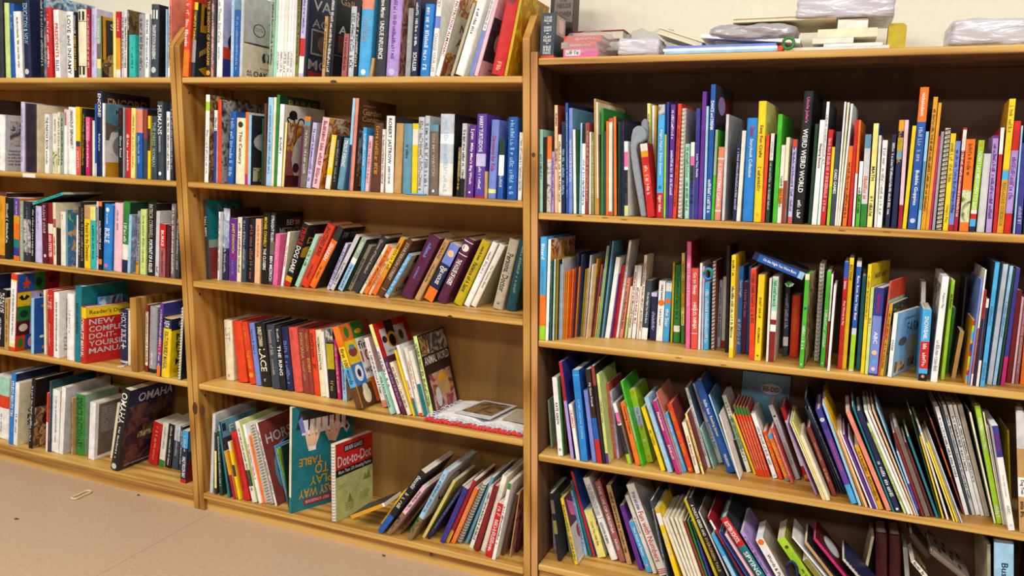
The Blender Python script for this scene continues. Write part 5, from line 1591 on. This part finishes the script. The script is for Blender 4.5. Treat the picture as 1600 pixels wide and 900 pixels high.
def foil(name, hexc):
    mt, nt, b = new_mat(name)
    b.inputs['Base Color'].default_value = srgb(hexc); b.inputs['Roughness'].default_value = 0.22
    b.inputs['Specular IOR Level'].default_value = 0.7
    n = nt.nodes.new('ShaderNodeTexNoise'); n.inputs['Scale'].default_value = 11; n.inputs['Detail'].default_value = 3; n.inputs['Distortion'].default_value = 1.5
    tc = nt.nodes.new('ShaderNodeTexCoord'); mp = nt.nodes.new('ShaderNodeMapping'); mp.inputs['Scale'].default_value = (0.7, 1, 3.2); mp.inputs['Rotation'].default_value = (0, 0.35, 0); nt.links.new(tc.outputs['Object'], mp.inputs['Vector']); nt.links.new(mp.outputs['Vector'], n.inputs['Vector'])
    bp = nt.nodes.new('ShaderNodeBump'); bp.inputs['Strength'].default_value = 0.6; bp.inputs['Distance'].default_value = 0.012
    nt.links.new(n.outputs['Fac'], bp.inputs['Height']); nt.links.new(bp.outputs['Normal'], b.inputs['Normal'])
    return mt
M_FOIL = foil('wrapping_film', 'c6c4cc'); M_FOIL2 = foil('grey_film', 'a8a4a6')
_n = [n for n in M_PLASTIC.node_tree.nodes if n.type == 'BSDF_PRINCIPLED'][0]
_t = M_PLASTIC.node_tree.nodes.new('ShaderNodeTexNoise'); _t.inputs['Scale'].default_value = 30; _t.inputs['Distortion'].default_value = 2.0
_b = M_PLASTIC.node_tree.nodes.new('ShaderNodeBump'); _b.inputs['Strength'].default_value = 0.8; _b.inputs['Distance'].default_value = 0.01
M_PLASTIC.node_tree.links.new(_t.outputs['Fac'], _b.inputs['Height']); M_PLASTIC.node_tree.links.new(_b.outputs['Normal'], _n.inputs['Normal'])

# chip box at the left end of the top board
p = at_y(843.3, 88, 0.022); q = at_y(868, 20, 0.022)
bx = empty('poker_chip_box', (p.x, 0.022, top_z(p.x) + 0.0005))
W_, H_ = q.x - p.x, q.z - top_z(p.x); DP = 0.088
mb = MB(); mb.box(0, 0, 0.008, W_, DP, H_, mat('slate')); mb.build('box_body', bx)
mb = MB(); mb.box(-0.001, -0.001, 0, W_ + 0.001, DP + 0.001, 0.008, mat('redorange')); mb.build('base', bx)
mb = MB(); mb.add([(W_ + 0.0004, 0.012, H_*0.55), (W_ + 0.0004, DP-0.006, H_*0.55), (W_ + 0.0004, DP-0.006, H_*0.97), (W_ + 0.0004, 0.012, H_*0.97)], [(0,1,2,3)], mat('greige'))
mb.add([(W_ + 0.0006, 0.03, H_*0.62), (W_ + 0.0006, DP-0.02, H_*0.62), (W_ + 0.0006, DP-0.02, H_*0.9), (W_ + 0.0006, 0.03, H_*0.9)], [(0,1,2,3)], mat('palepink'))
tag(mb.build('side_picture', bx), kind='stuff')
mb = MB()
for tx, v in (('2 COLOR', .90), ('MOLDED', .83), ('-', .77), ('CASINO', .685), ('QUALITY', .615), ('-', .55), ('CLAY', .475), ('FILLED', .40), ('-', .34), ('50 BLUE', .26), ('50 RED', .195), ('50 BLACK', .13)):
    hh = 0.055 if tx != '-' else 0.012
    put2d(mb, text2d(tx), (W_*0.22, H_*(v - hh/2), W_*0.78, H_*(v + hh/2)), lambda a, b: (a, -0.0006, b), mat('white'), (0.3, 2.0))
tag(mb.build('box_lettering', bx), kind='stuff')
tag(bx, 'dark slate poker chip box with white lettering, standing on the top board', 'box')
# gift box behind it
p = at_y(857, 60, 0.135); p.x = max(p.x, XU['mr'][1] + 0.004); q = at_y(899, -28, 0.135)
gb = empty('gift_box', (p.x, 0.135, top_z(p.x) + 0.0005)); W_ = q.x - p.x; H_ = q.z - top_z(p.x)
mb = MB(); mb.box(0, 0, 0, W_, 0.045, H_, mat('darkbrown')); mb.build('box_body', gb)
mb = MB(); mb.add([(W_*0.15, -0.0005, H_*0.55), (W_*0.95, -0.0005, H_*0.52), (W_*0.98, -0.0005, H_*0.96), (W_*0.2, -0.0005, H_*0.98)], [(0,1,2,3)], mat('taupe')); mb.build('printed_panel', gb)
mb = MB()
for tx, v, u0, u1 in (('THE', .80, .4, .68), ('FABULOUS', .72, .28, .86), ('FLOWER', .62, .22, .92)):
    put2d(mb, text2d(tx), (W_*u0, H_*(v - .03), W_*u1, H_*(v + .03)), lambda a, b: (a, -0.0010, b), mat('black'), (0.3, 2))
tag(mb.build('box_lettering', gb), kind='stuff')
tag(gb, 'dark gift box with a grey lettered panel behind the chip box', 'box')

GT = 'flat books piled on the picture-book case'
def zt(o): return o[0]['_top'] + 0.0005
k1, p, L, th = slab_book('paperback_book', 'bottom pink paperback with white barcode sticker, bagged pile on top board', 880, 934, 88.5, 75.5, 0.014, 0.10, 'pink', 'spine', group=GT, z_min=top_z(-0.63) + 0.0008, text=[(.07,.18,.5,.85,'#','white'), (.1,.3,.46,.75,'~','black')])
k2 = slab_book('paperback_book', 'middle pink and grey paperback of the bagged pile on top board', 877, 932, 75.2, 65, 0.016, 0.10, 'coral', 'spine', group=GT, z_min=k1['_top'] + 0.0006, text=[(0,.05,.18,.95,'#','greige'), (.25,.3,.85,.7,'~','white')])
k3 = slab_book('paperback_book', 'topmost orange-red paperback of the bagged pile on top board', 881, 940, 63.5, 54, 0.02, 0.095, 'redorange', 'spine', group=GT, z_min=zt(k2), text=[(.3,.3,.9,.7,'~','white')])
crumple('plastic_bag', 'clear crumpled plastic bag around the pink paperbacks on top board', 873, 952, 88, 47, 0.006, 0.125, M_PLASTIC, 0.005, 3, 'bag', 0.3)
kd = slab_book('hardcover_book', 'black hardcover lying under the red one on top board', 889, 1006, 88, 70, 0.142, 0.085, 'black', 'spine', group=GT, z_min=top_z(-0.6) + 0.001)
kd2 = slab_book('hardcover_book', 'charcoal hardcover lying between black and red ones on top board', 892, 1000, 70, 52.5, 0.142, 0.085, 'charcoal', 'pages', group=GT, z_min=zt(kd))
slab_book('hardcover_book', 'dark red hardcover lying open-edge out, uppermost on top board pile', 888, 975, 52, 37, 0.142, 0.085, 'crimson', 'pages', group=GT, z_min=zt(kd2))
crumple('wrapped_package', 'silver film-wrapped small package next to the pink paperbacks', 964, 1029, 85, 60, 0.014, 0.10, M_FOIL, 0.0022, 8, 'package', 0.05)
crumple('plastic_bag', 'lilac-grey crumpled plastic bag behind the small silver package', 968, 1052, 84, 44, 0.125, 0.10, M_PLASTIC, 0.008, 13, 'bag', 0.35)
mg = None; zz = top_z(-0.35) + 0.0008
for i, (x0, x1, cc, nm) in enumerate(((1038, 1216, 'lightblue', 'lowest'), (1036, 1214, 'white', 'middle'), (1040, 1212, 'periwinkle', 'upper'))):
    mg = slab_book('magazine', '%s of three thin flat magazines with %s cover on top board' % (nm, cw(cc)), x0, x1, 81, 77, 0.012 + 0.003 * i, 0.14, cc, 'spine', group=GT, z_min=zz)
    zz = zt(mg)
slab_book('paperback_book', 'thick cream paperback sloping down onto the flat magazines', 1026, 1096, 52, 41, 0.03, 0.12, 'cream', 'pages', tilt=75, group=GT)
slab_book('writing_pad', 'white paper pad sloping under the grey bagged bundle', 1095, 1250, 59, 53, 0.03, 0.12, 'white', 'spine', tilt=67, group=GT, kindn='pad')
crumple('wrapped_package', 'grey plastic bagged bundle of papers on top of the magazines', 1104, 1244, 66, 37.5, 0.02, 0.13, M_FOIL2, 0.006, 21, 'bundle', 0.2, rest=zz + 0.013)
pd = slab_book('hardcover_book', 'thin cream hardcover lying over the grey bagged bundle', 1145, 1306, 35.5, 28.5, 0.025, 0.17, 'cream', 'pages', group=GT)
zz = top_z(-0.1) + 0.001; stk = []
for (x0, x1, hh, cc, nm) in ((1229, 1391, .0095, 'offwhite', 'lowest long'), (1288, 1380, .008, 'white', 'second'), (1270, 1334, .013, 'offwhite', 'third, shortest'), (1277, 1370, .021, 'cream', 'fourth, thicker'), (1307, 1354, .0235, 'offwhite', 'uppermost')):
    a = at_y(x0, 60, 0.03); 
    py0 = 60; r = slab_book('paperback_book', '%s white paperback of the pile under the large silver package' % nm, x0, x1, 60, 60 - hh * 640, 0.03, 0.14, cc, 'spine', group=GT, z_min=zz)
    zz = zt(r)
crumple('wrapped_package', 'large silver film-wrapped package on the pile of white paperbacks', 1242, 1398, 28, -1, 0.02, 0.16, M_FOIL, 0.0022, 31, 'package', 0.04, rest=zz + 0.002)
# yellow folder standing on edge, purple sheet, big package
p = at_y(1386, 70, 0.05); q = at_y(1418, 36, 0.05)
fo = empty('yellow_folder', (p.x, 0.05, top_z(p.x) + 0.0005)); Wf, Hf = q.x - p.x, q.z - top_z(p.x)
for y0, nm in ((0.0, 'front_cover'), (0.05, 'back_cover')):
    mb = MB(); n = 5; rr = 0.011
    prof = [(0, 0), (Wf, 0)] + [(Wf - rr + rr*math.sin(math.pi/2*(1 - i/n) ) , Hf - rr + rr*math.cos(math.pi/2*(1 - i/n))) for i in range(n + 1)] + [(0, Hf)]
    m_ = len(prof)
    mb.add([(x, y0, z) for x, z in prof] + [(x, y0 + 0.003, z) for x, z in prof], [tuple(range(m_)), tuple(range(2*m_-1, m_-1, -1))] + [(i, i+m_, (i+1) % m_ + m_, (i+1) % m_) for i in range(m_)], mat('mustard')); mb.build(nm, fo)
mb = MB(); mb.box(0.001, 0.0032, 0, Wf - 0.006, 0.0498, Hf * 0.85, M_PAGES); mb.build('paper_sheets', fo)
tag(fo, 'mustard yellow folder standing on edge beside the white paperback pile', 'folder')
p = at_y(1421, 70, 0.03); q = at_y(1462, 70, 0.03)
mb = MB(); mb.box(0, 0, 0, q.x - p.x, 0.10, 0.0016, mat('periwinkle')); o = mb.build('paper_sheet'); o.location = (p.x, 0.03, top_z(q.x) + 0.0006)
tag(o, 'thin purple-blue paper sheet lying flat on the top board', 'paper')
crumple('wrapped_package', 'long grey film-wrapped soft package alone near the top board end', 1484, 1640, 67, 29, 0.02, 0.17, M_FOIL, 0.003, 44, 'package', 0.07)
# green ring and red pen on the magazines
def torus(name, c, R_, r_, mt, ax='y', n=20, sq=1.0, m_=8, tilt=0.0):
    mb = MB(); pts = []
    for i in range(n):
        a = 2 * math.pi * i / n
        if ax == 'y': pts.append((R_ * math.cos(a), r_ * math.sin(a * 2) * 0.3, R_ * sq * math.sin(a)))
        else: pts.append((R_ * math.cos(a), R_ * sq * math.sin(a), 0))
    mb.tube(pts, r_, mt, m_, True); o = mb.build(name, smooth=True); o.location = c; o.rotation_euler[1] = tilt
    return o
c = at_y(1232, 72, 0.016)
tag(torus('green_ring', (c.x, 0.006, top_z(c.x) + 0.0165), 0.012, 0.0035, mat('green'), 'y'), 'small green plastic ring at the end of the flat magazines', 'ring')
c = at_y(1219.5, 76, 0.012)
mb = MB(); mb.tube([(0, 0, 0), (0, 0.06, 0)], 0.0062, mat('redorange'), 10); mb.tube([(0, 0.0605, 0), (0, 0.12, 0)], 0.0045, mat('blue'), 10); o = mb.build('marker_pen'); o.location = (c.x, 0.004, top_z(c.x) + 0.0068)
tag(o, 'red-capped marker pen lying against the flat magazines', 'pen')

# wooden divider and wire bookend on the left case's fourth shelf
p = at_z(D[0] + 972 / D[2], D[1] + 782 / D[2], Z_LM[3]); s_ = max(0.004, min(0.05, p.y))
q = at_y(D[0] + 1008 / D[2], D[1] + 500 / D[2], s_); tp = at_y(D[0] + 975 / D[2], D[1] + 240 / D[2], s_)
mb = MB(); mb.box(0, 0, 0, q.x - p.x, DEPTH - 0.012 - s_, tp.z - Z_LM[3], W_UP); o = bevel(mb.build('wooden_divider'), 0.002)
o.location = (p.x, s_, Z_LM[3] + 0.0005); tag(o, 'plain wooden divider board standing right of the navy Bibles', 'divider')
pa = [at_z(D[0] + x / D[2], D[1] + y / D[2], Z_LM[3] + 0.0022) for x, y in ((868, 748), (915, 744), (940, 728), (958, 702))]
mb = MB(); mb.tube(pa + [pa[-1] + Vector((0.003, 0.01, 0.03))], 0.002, M_WIRE, 6); tag(mb.build('wire_bookend'), 'thin white wire bookend foot on shelf before wooden divider', 'bookend')

# grey shaped book with ears
def px_poly(zm, pts, s): return [at_y(zm[0] + x / zm[2], zm[1] + y / zm[2], s) for x, y in pts]
def extrude(name, pts, s, depth, mt, parent=None):
    n = len(pts); mb = MB()
    mb.add([(p_.x, s, p_.z) for p_ in pts] + [(p_.x, s + depth, p_.z) for p_ in pts], [tuple(range(n))[::-1], tuple(range(n, 2*n))] + [(i, (i+1) % n, (i+1) % n + n, i + n) for i in range(n)], mt)
    return mb.build(name, parent)
M_GREY = plain('grey_felt', '8f969e', 0.85, 0, 0.12, 120)
body = px_poly(S, [(592,372),(598,310),(608,268),(630,250),(655,250),(678,268),(690,300),(688,325),(660,345),(632,362),(630,395),(640,450),(655,540),(670,640),(690,786),(655,786),(640,700),(622,600),(605,500),(596,430)], 0.014)
ear = px_poly(S, [(662,330),(656,270),(660,230),(672,212),(686,208),(697,225),(700,270),(698,330)], 0.05)
zb = min(p_.z for p_ in body); dz = R_row(1)(body[0].x) + 0.0005 - zb
for p_ in body + ear: p_.z += dz; p_.x += 0.0035
rt = empty('shaped_book', (body[14].x, 0.014, R_row(1)(body[14].x)))
for nm, pts, s_, dp in (('book_body', body, 0.014, 0.03), ('ear', ear, 0.046, 0.012)):
    o = extrude(nm, pts, s_, dp, M_GREY, rt); o.matrix_parent_inverse = Matrix.Translation(rt.location).inverted()
    bevel(o, 0.004)
tag(rt, 'grey soft book shaped like a rabbit with rounded ears, on upper shelf', 'book')

# ring toy, flower tuft, scissors handle
c = at_y(Wz[0] + 250 / Wz[2], Wz[1] + 292 / Wz[2], 0.02)
o = torus('hair_ring', (c.x, 0.02, c.z), 0.0105, 0.003, mat('brightblue'), 'y', 22, 1.25); tag(o, 'blue and green stretchy hair ring resting on a sky blue book', 'ring')
mb = MB(); mb.tube([(0.0085*math.cos(t_*.55 - .4), -0.004, 0.0115*math.sin(t_*.55 - .4)) for t_ in range(7)], 0.0028, mat('green'), 6); k = mb.build('green_band', o)
c = at_y(Wz[0] + 722 / Wz[2], Wz[1] + 368 / Wz[2], 0.03)
R = random.Random(5); fl = empty('cloth_flower', c)
for i in range(14):
    a = R.uniform(0, 6.28); l = R.uniform(0.008, 0.016); w_ = 0.004; mb = MB()
    d_v = Vector((math.cos(a), math.sin(a) * .6, R.uniform(0.4, 1.6))).normalized(); sd = d_v.orthogonal().normalized() * w_
    mb.add([(0,0,0), d_v*l*.5 + sd, d_v*l, d_v*l*.5 - sd], [(0,1,2,3)], mat('sage' if i % 2 else 'green')); mb.build('leaf', fl)
tag(fl, 'small green cloth flower tucked behind a slate blue book', 'flower')
c = at_y(g_[0] + 262 / g_[2], g_[1] + 830 / g_[2], 0.004)
o = torus('scissors_handle', (c.x, -0.001, c.z), 0.012, 0.0038, mat('navy'), 'y', 20, 1.9, 8, -0.25); tag(o, 'navy oval scissors handle poking out between books on bottom shelf', 'scissors')

# rubber band and lint on the floor
pts = []
a0 = at_z(113.5, 780, 0.002); a1 = at_z(141, 767.5, 0.002); ax = (a1 - a0) / 2; ce = (a0 + a1) / 2; ny = Vector((-ax.y, ax.x, 0)).normalized()
for i in range(28):
    t_ = 2 * math.pi * i / 28
    pts.append(ce + ax * math.cos(t_) + ny * (0.013 * math.sin(t_) + 0.003 * math.sin(3 * t_)))
mb = MB(); mb.tube([p_ - ce for p_ in pts], 0.0034, M_RUBBER, 6, True); o = mb.build('rubber_band', smooth=True); o.location = (ce.x, ce.y, 0.0036)
tag(o, 'tan rubber band lying on the floor before the leftmost bookcase', 'rubber band')
for i, (x, y, nm) in enumerate(((217, 774, 'below the leftmost bookcase'), (601, 868, 'below the middle bookcase'), (27, 811, 'on open floor by the rubber band'))):
    c = at_z(x, y, 0.0); mb = MB(); R = random.Random(i)
    mb.tube([(R.uniform(-.008, .008), R.uniform(-.005, .005), 0.001 + R.uniform(0, .003)) for _ in range(12)], 0.0009, M_DUST, 4)
    o = mb.build('lint_tuft'); o.location = (c.x, c.y - 0.004, 0.0003); tag(o, 'tiny dark tuft of lint ' + nm, 'lint')

# blue leaflet and shelf label
a0 = at_y(633, 304, 0.0); a1 = at_y(664, 306, 0.0)
mb = MB(); mb.box(0, 0, 0, a1.x - a0.x, 0.010, 0.0028, mat('skyblue')); o = mb.build('leaflet'); o.location = (a0.x, 0.0005, Z_LM[1] + 0.0004)
tag(o, 'light blue folded leaflet lying before the yellow hardcover, second shelf', 'leaflet')
a0 = at_y(36, 277, 0.0); a1 = at_y(55, 271, 0.0)
mb = MB(); mb.box(a0.x, -0.0006, Z_LM[1] - 0.0165, a1.x, 0.0008, Z_LM[1] - 0.0035, mat('offwhite')); o = par_l(mb.build('shelf_label'))

# open keepsake album with crocheted trim on the middle case's fourth shelf
zs4 = Z_LM[3]
al = empty('keepsake_album', (at_z(O[0] + 740 / O[2], O[1] + 770 / O[2], zs4).x, 0.08, zs4)); inv = Matrix.Translation(al.location).inverted()
def alpar(o): o.parent = al; o.matrix_parent_inverse = inv; return o
A0 = at_z(O[0] + 490 / O[2], O[1] + 712 / O[2], zs4); A1 = at_z(O[0] + 992 / O[2], O[1] + 800 / O[2], zs4)
xr = -0.745 + 0.0; xl_ = A0.x; yf = min(max(0.018, A0.y), 0.036); 
xr = XU['mr'][0] + RACK * (zs4 + 0.03 - ZR) - 0.003
def page(name, x0, x1, y0, y1, hfun, mt, nx=14):
    mb = MB(); ny_ = 3; vs_ = []; fs = []
    for i in range(nx + 1):
        for j in range(ny_ + 1):
            u = i / nx; x = x0 + (x1 - x0) * u; y = y0 + (y1 - y0) * j / ny_; vs_.append((x, y, zs4 + hfun(u)))
    o_ = len(vs_); vs_ += [(x, y, zs4 + 0.0012) for (x, y, z) in vs_]
    q_ = lambda i, j: i * (ny_ + 1) + j
    for i in range(nx):
        for j in range(ny_): fs += [(q_(i,j), q_(i+1,j), q_(i+1,j+1), q_(i,j+1)), (q_(i,j) + o_, q_(i,j+1) + o_, q_(i+1,j+1) + o_, q_(i+1,j) + o_)]
        fs += [(q_(i,0), q_(i,0) + o_, q_(i+1,0) + o_, q_(i+1,0)), (q_(i,ny_), q_(i+1,ny_), q_(i+1,ny_) + o_, q_(i,ny_) + o_)]
    for j in range(ny_): fs += [(q_(0,j), q_(0,j+1), q_(0,j+1) + o_, q_(0,j) + o_), (q_(nx,j), q_(nx,j) + o_, q_(nx,j+1) + o_, q_(nx,j+1))]
    mb.add(vs_, fs, mt); return alpar(mb.build(name, smooth=False))
xm = xl_ + (xr - xl_) * 0.52
pz = lambda u: 0.012 + 0.008 * math.sin(math.pi * min(1, u * 1.05)) - 0.006 * max(0, u - 0.8) * 5
page('left_page', xl_, xm, yf, DEPTH - 0.02, pz, mat('white'))
page('right_page', xm, xr, yf, DEPTH - 0.02, lambda u: 0.007 + 0.009 * math.sin(math.pi * (0.15 + u * 0.75)), mat('white'))
def sheet(name, quad, mt, dz=0.0):
    mb = MB(); mb.add([(x, y, zs4 + z + dz) for x, y, z in quad] + [(x, y, zs4 + z + dz + 0.0008) for x, y, z in quad], [(3,2,1,0),(4,5,6,7),(0,1,5,4),(1,2,6,5),(2,3,7,6),(3,0,4,7)], mt); return alpar(mb.build(name))
w1 = xm - xl_; ph = 0.0225
sheet('photo_mount', [(xl_ + w1*.34, yf + .03, ph), (xl_ + w1*1.12, yf + .02, ph), (xl_ + w1*1.25, yf + .185, ph), (xl_ + w1*.5, yf + .19, ph)], mat('lightgrey'))
sheet('photograph', [(xl_ + w1*.42, yf + .055, ph), (xl_ + w1*1.06, yf + .05, ph), (xl_ + w1*1.16, yf + .17, ph), (xl_ + w1*.56, yf + .175, ph)], mat('art_sepia'), 0.0012)
sheet('folded_letter', [(xm + w1*.28, yf + .05, .0185), (xr - .002, yf + .04, .021), (xr - .002, yf + .17, .021), (xm + w1*.3, yf + .17, .0185)], mat('greige'))
# trim: two ruffled bands of loops
def trim_path(off):
    pts = []
    for i in range(40): pts.append((xl_ - off + (xr - 0.010 - xl_ + off) * i / 39, yf - off))
    return pts
def side_path(off): return [(xl_ - off * 0.8 + 0.0012 * i, yf - off + (DEPTH - 0.03 - yf + off) * i / 15) for i in range(16)]
for nm, off, z, r_, mt in (('red_trim', 0.014, 0.0055, 0.0045, mat('red')), ('white_lace', 0.008, 0.0120, 0.0026, mat('silver'))):
    mb = MB(); R = random.Random(9)
    for path in (trim_path(off)[::1], side_path(off)):
        pts = [Vector((x, max(0.003, y + R.uniform(-.0015, .0015)), zs4 + max(z, r_ + 0.001) + 0.002 * math.sin(i * 1.1) + (0.002 if nm == 'white_lace' else 0))) for i, (x, y) in enumerate(path)]
        mb.tube(pts, r_ * 0.8, mt, 6)
        step = 1
        for i, p_ in enumerate(pts[::step]):
            rr = (0.0085 if nm == 'white_lace' else 0.0062) * R.uniform(.8, 1.15)
            if i % 2 == 0:
                mb.tube([p_ + Vector((rr*math.cos(q_*.785), -0.001 + 0.3*rr*math.sin(q_*.785), rr*0.8*math.sin(q_*.785))) for q_ in range(8)], 0.0016 if nm == 'white_lace' else 0.0028, mt, 5, True)
    mb.v = [(x, y, max(z_, zs4 + 0.0006)) for x, y, z_ in mb.v]
    tag(alpar(mb.build(nm, smooth=True)), kind='stuff')
tag(al, 'open keepsake album with red and white crocheted trim and sepia photograph', 'album')

# picture book standing face out against the back, behind the small orange-red set
zb_ = Z_R[3]; p = at_y(1156, 640, 0.2245); q = at_y(1236, 589, 0.2245)
fb = empty('picture_book', (p.x, 0.2245, slope(zb_)(q.x) + 0.0006)); Wf, Hf = q.x - p.x, q.z - slope(zb_)(q.x)
mb = MB(); mb.box(0, 0, 0, Wf, 0.0016, Hf, mat('steel')); mb.box(0, 0.0074, 0, Wf, 0.009, Hf, mat('steel')); mb.box(0, 0.0016, 0, 0.0014, 0.0074, Hf, mat('steel')); cv = mb.build('cover', fb)
mb = MB(); mb.box(0.0016, 0.0018, 0.001, Wf - 0.001, 0.0072, Hf - 0.001, M_PAGES); mb.build('pages', fb)
mb = MB(); n = 18
mb.add([(Wf*.62 + Wf*.22*math.cos(2*math.pi*i/n), -0.0003, Hf*.83 + Hf*.06*math.sin(2*math.pi*i/n)) for i in range(n)], [tuple(range(n))], mat('lightgrey'))
put2d(mb, text2d('RE-DO!'), (Wf*.45, Hf*.80, Wf*.80, Hf*.86), lambda a, b: (a, -0.0006, b), mat('charcoal'), (0.3, 2))
put2d(mb, marks2d(22, random.Random(2)), (Wf*.08, Hf*.93, Wf*.92, Hf*.955), lambda a, b: (a, -0.0006, b), mat('lightblue'), (0.3, 2))
tag(mb.build('cover_print', cv), kind='stuff')
tag(fb, 'steel blue picture book standing face out behind the small orange-red set', 'book')
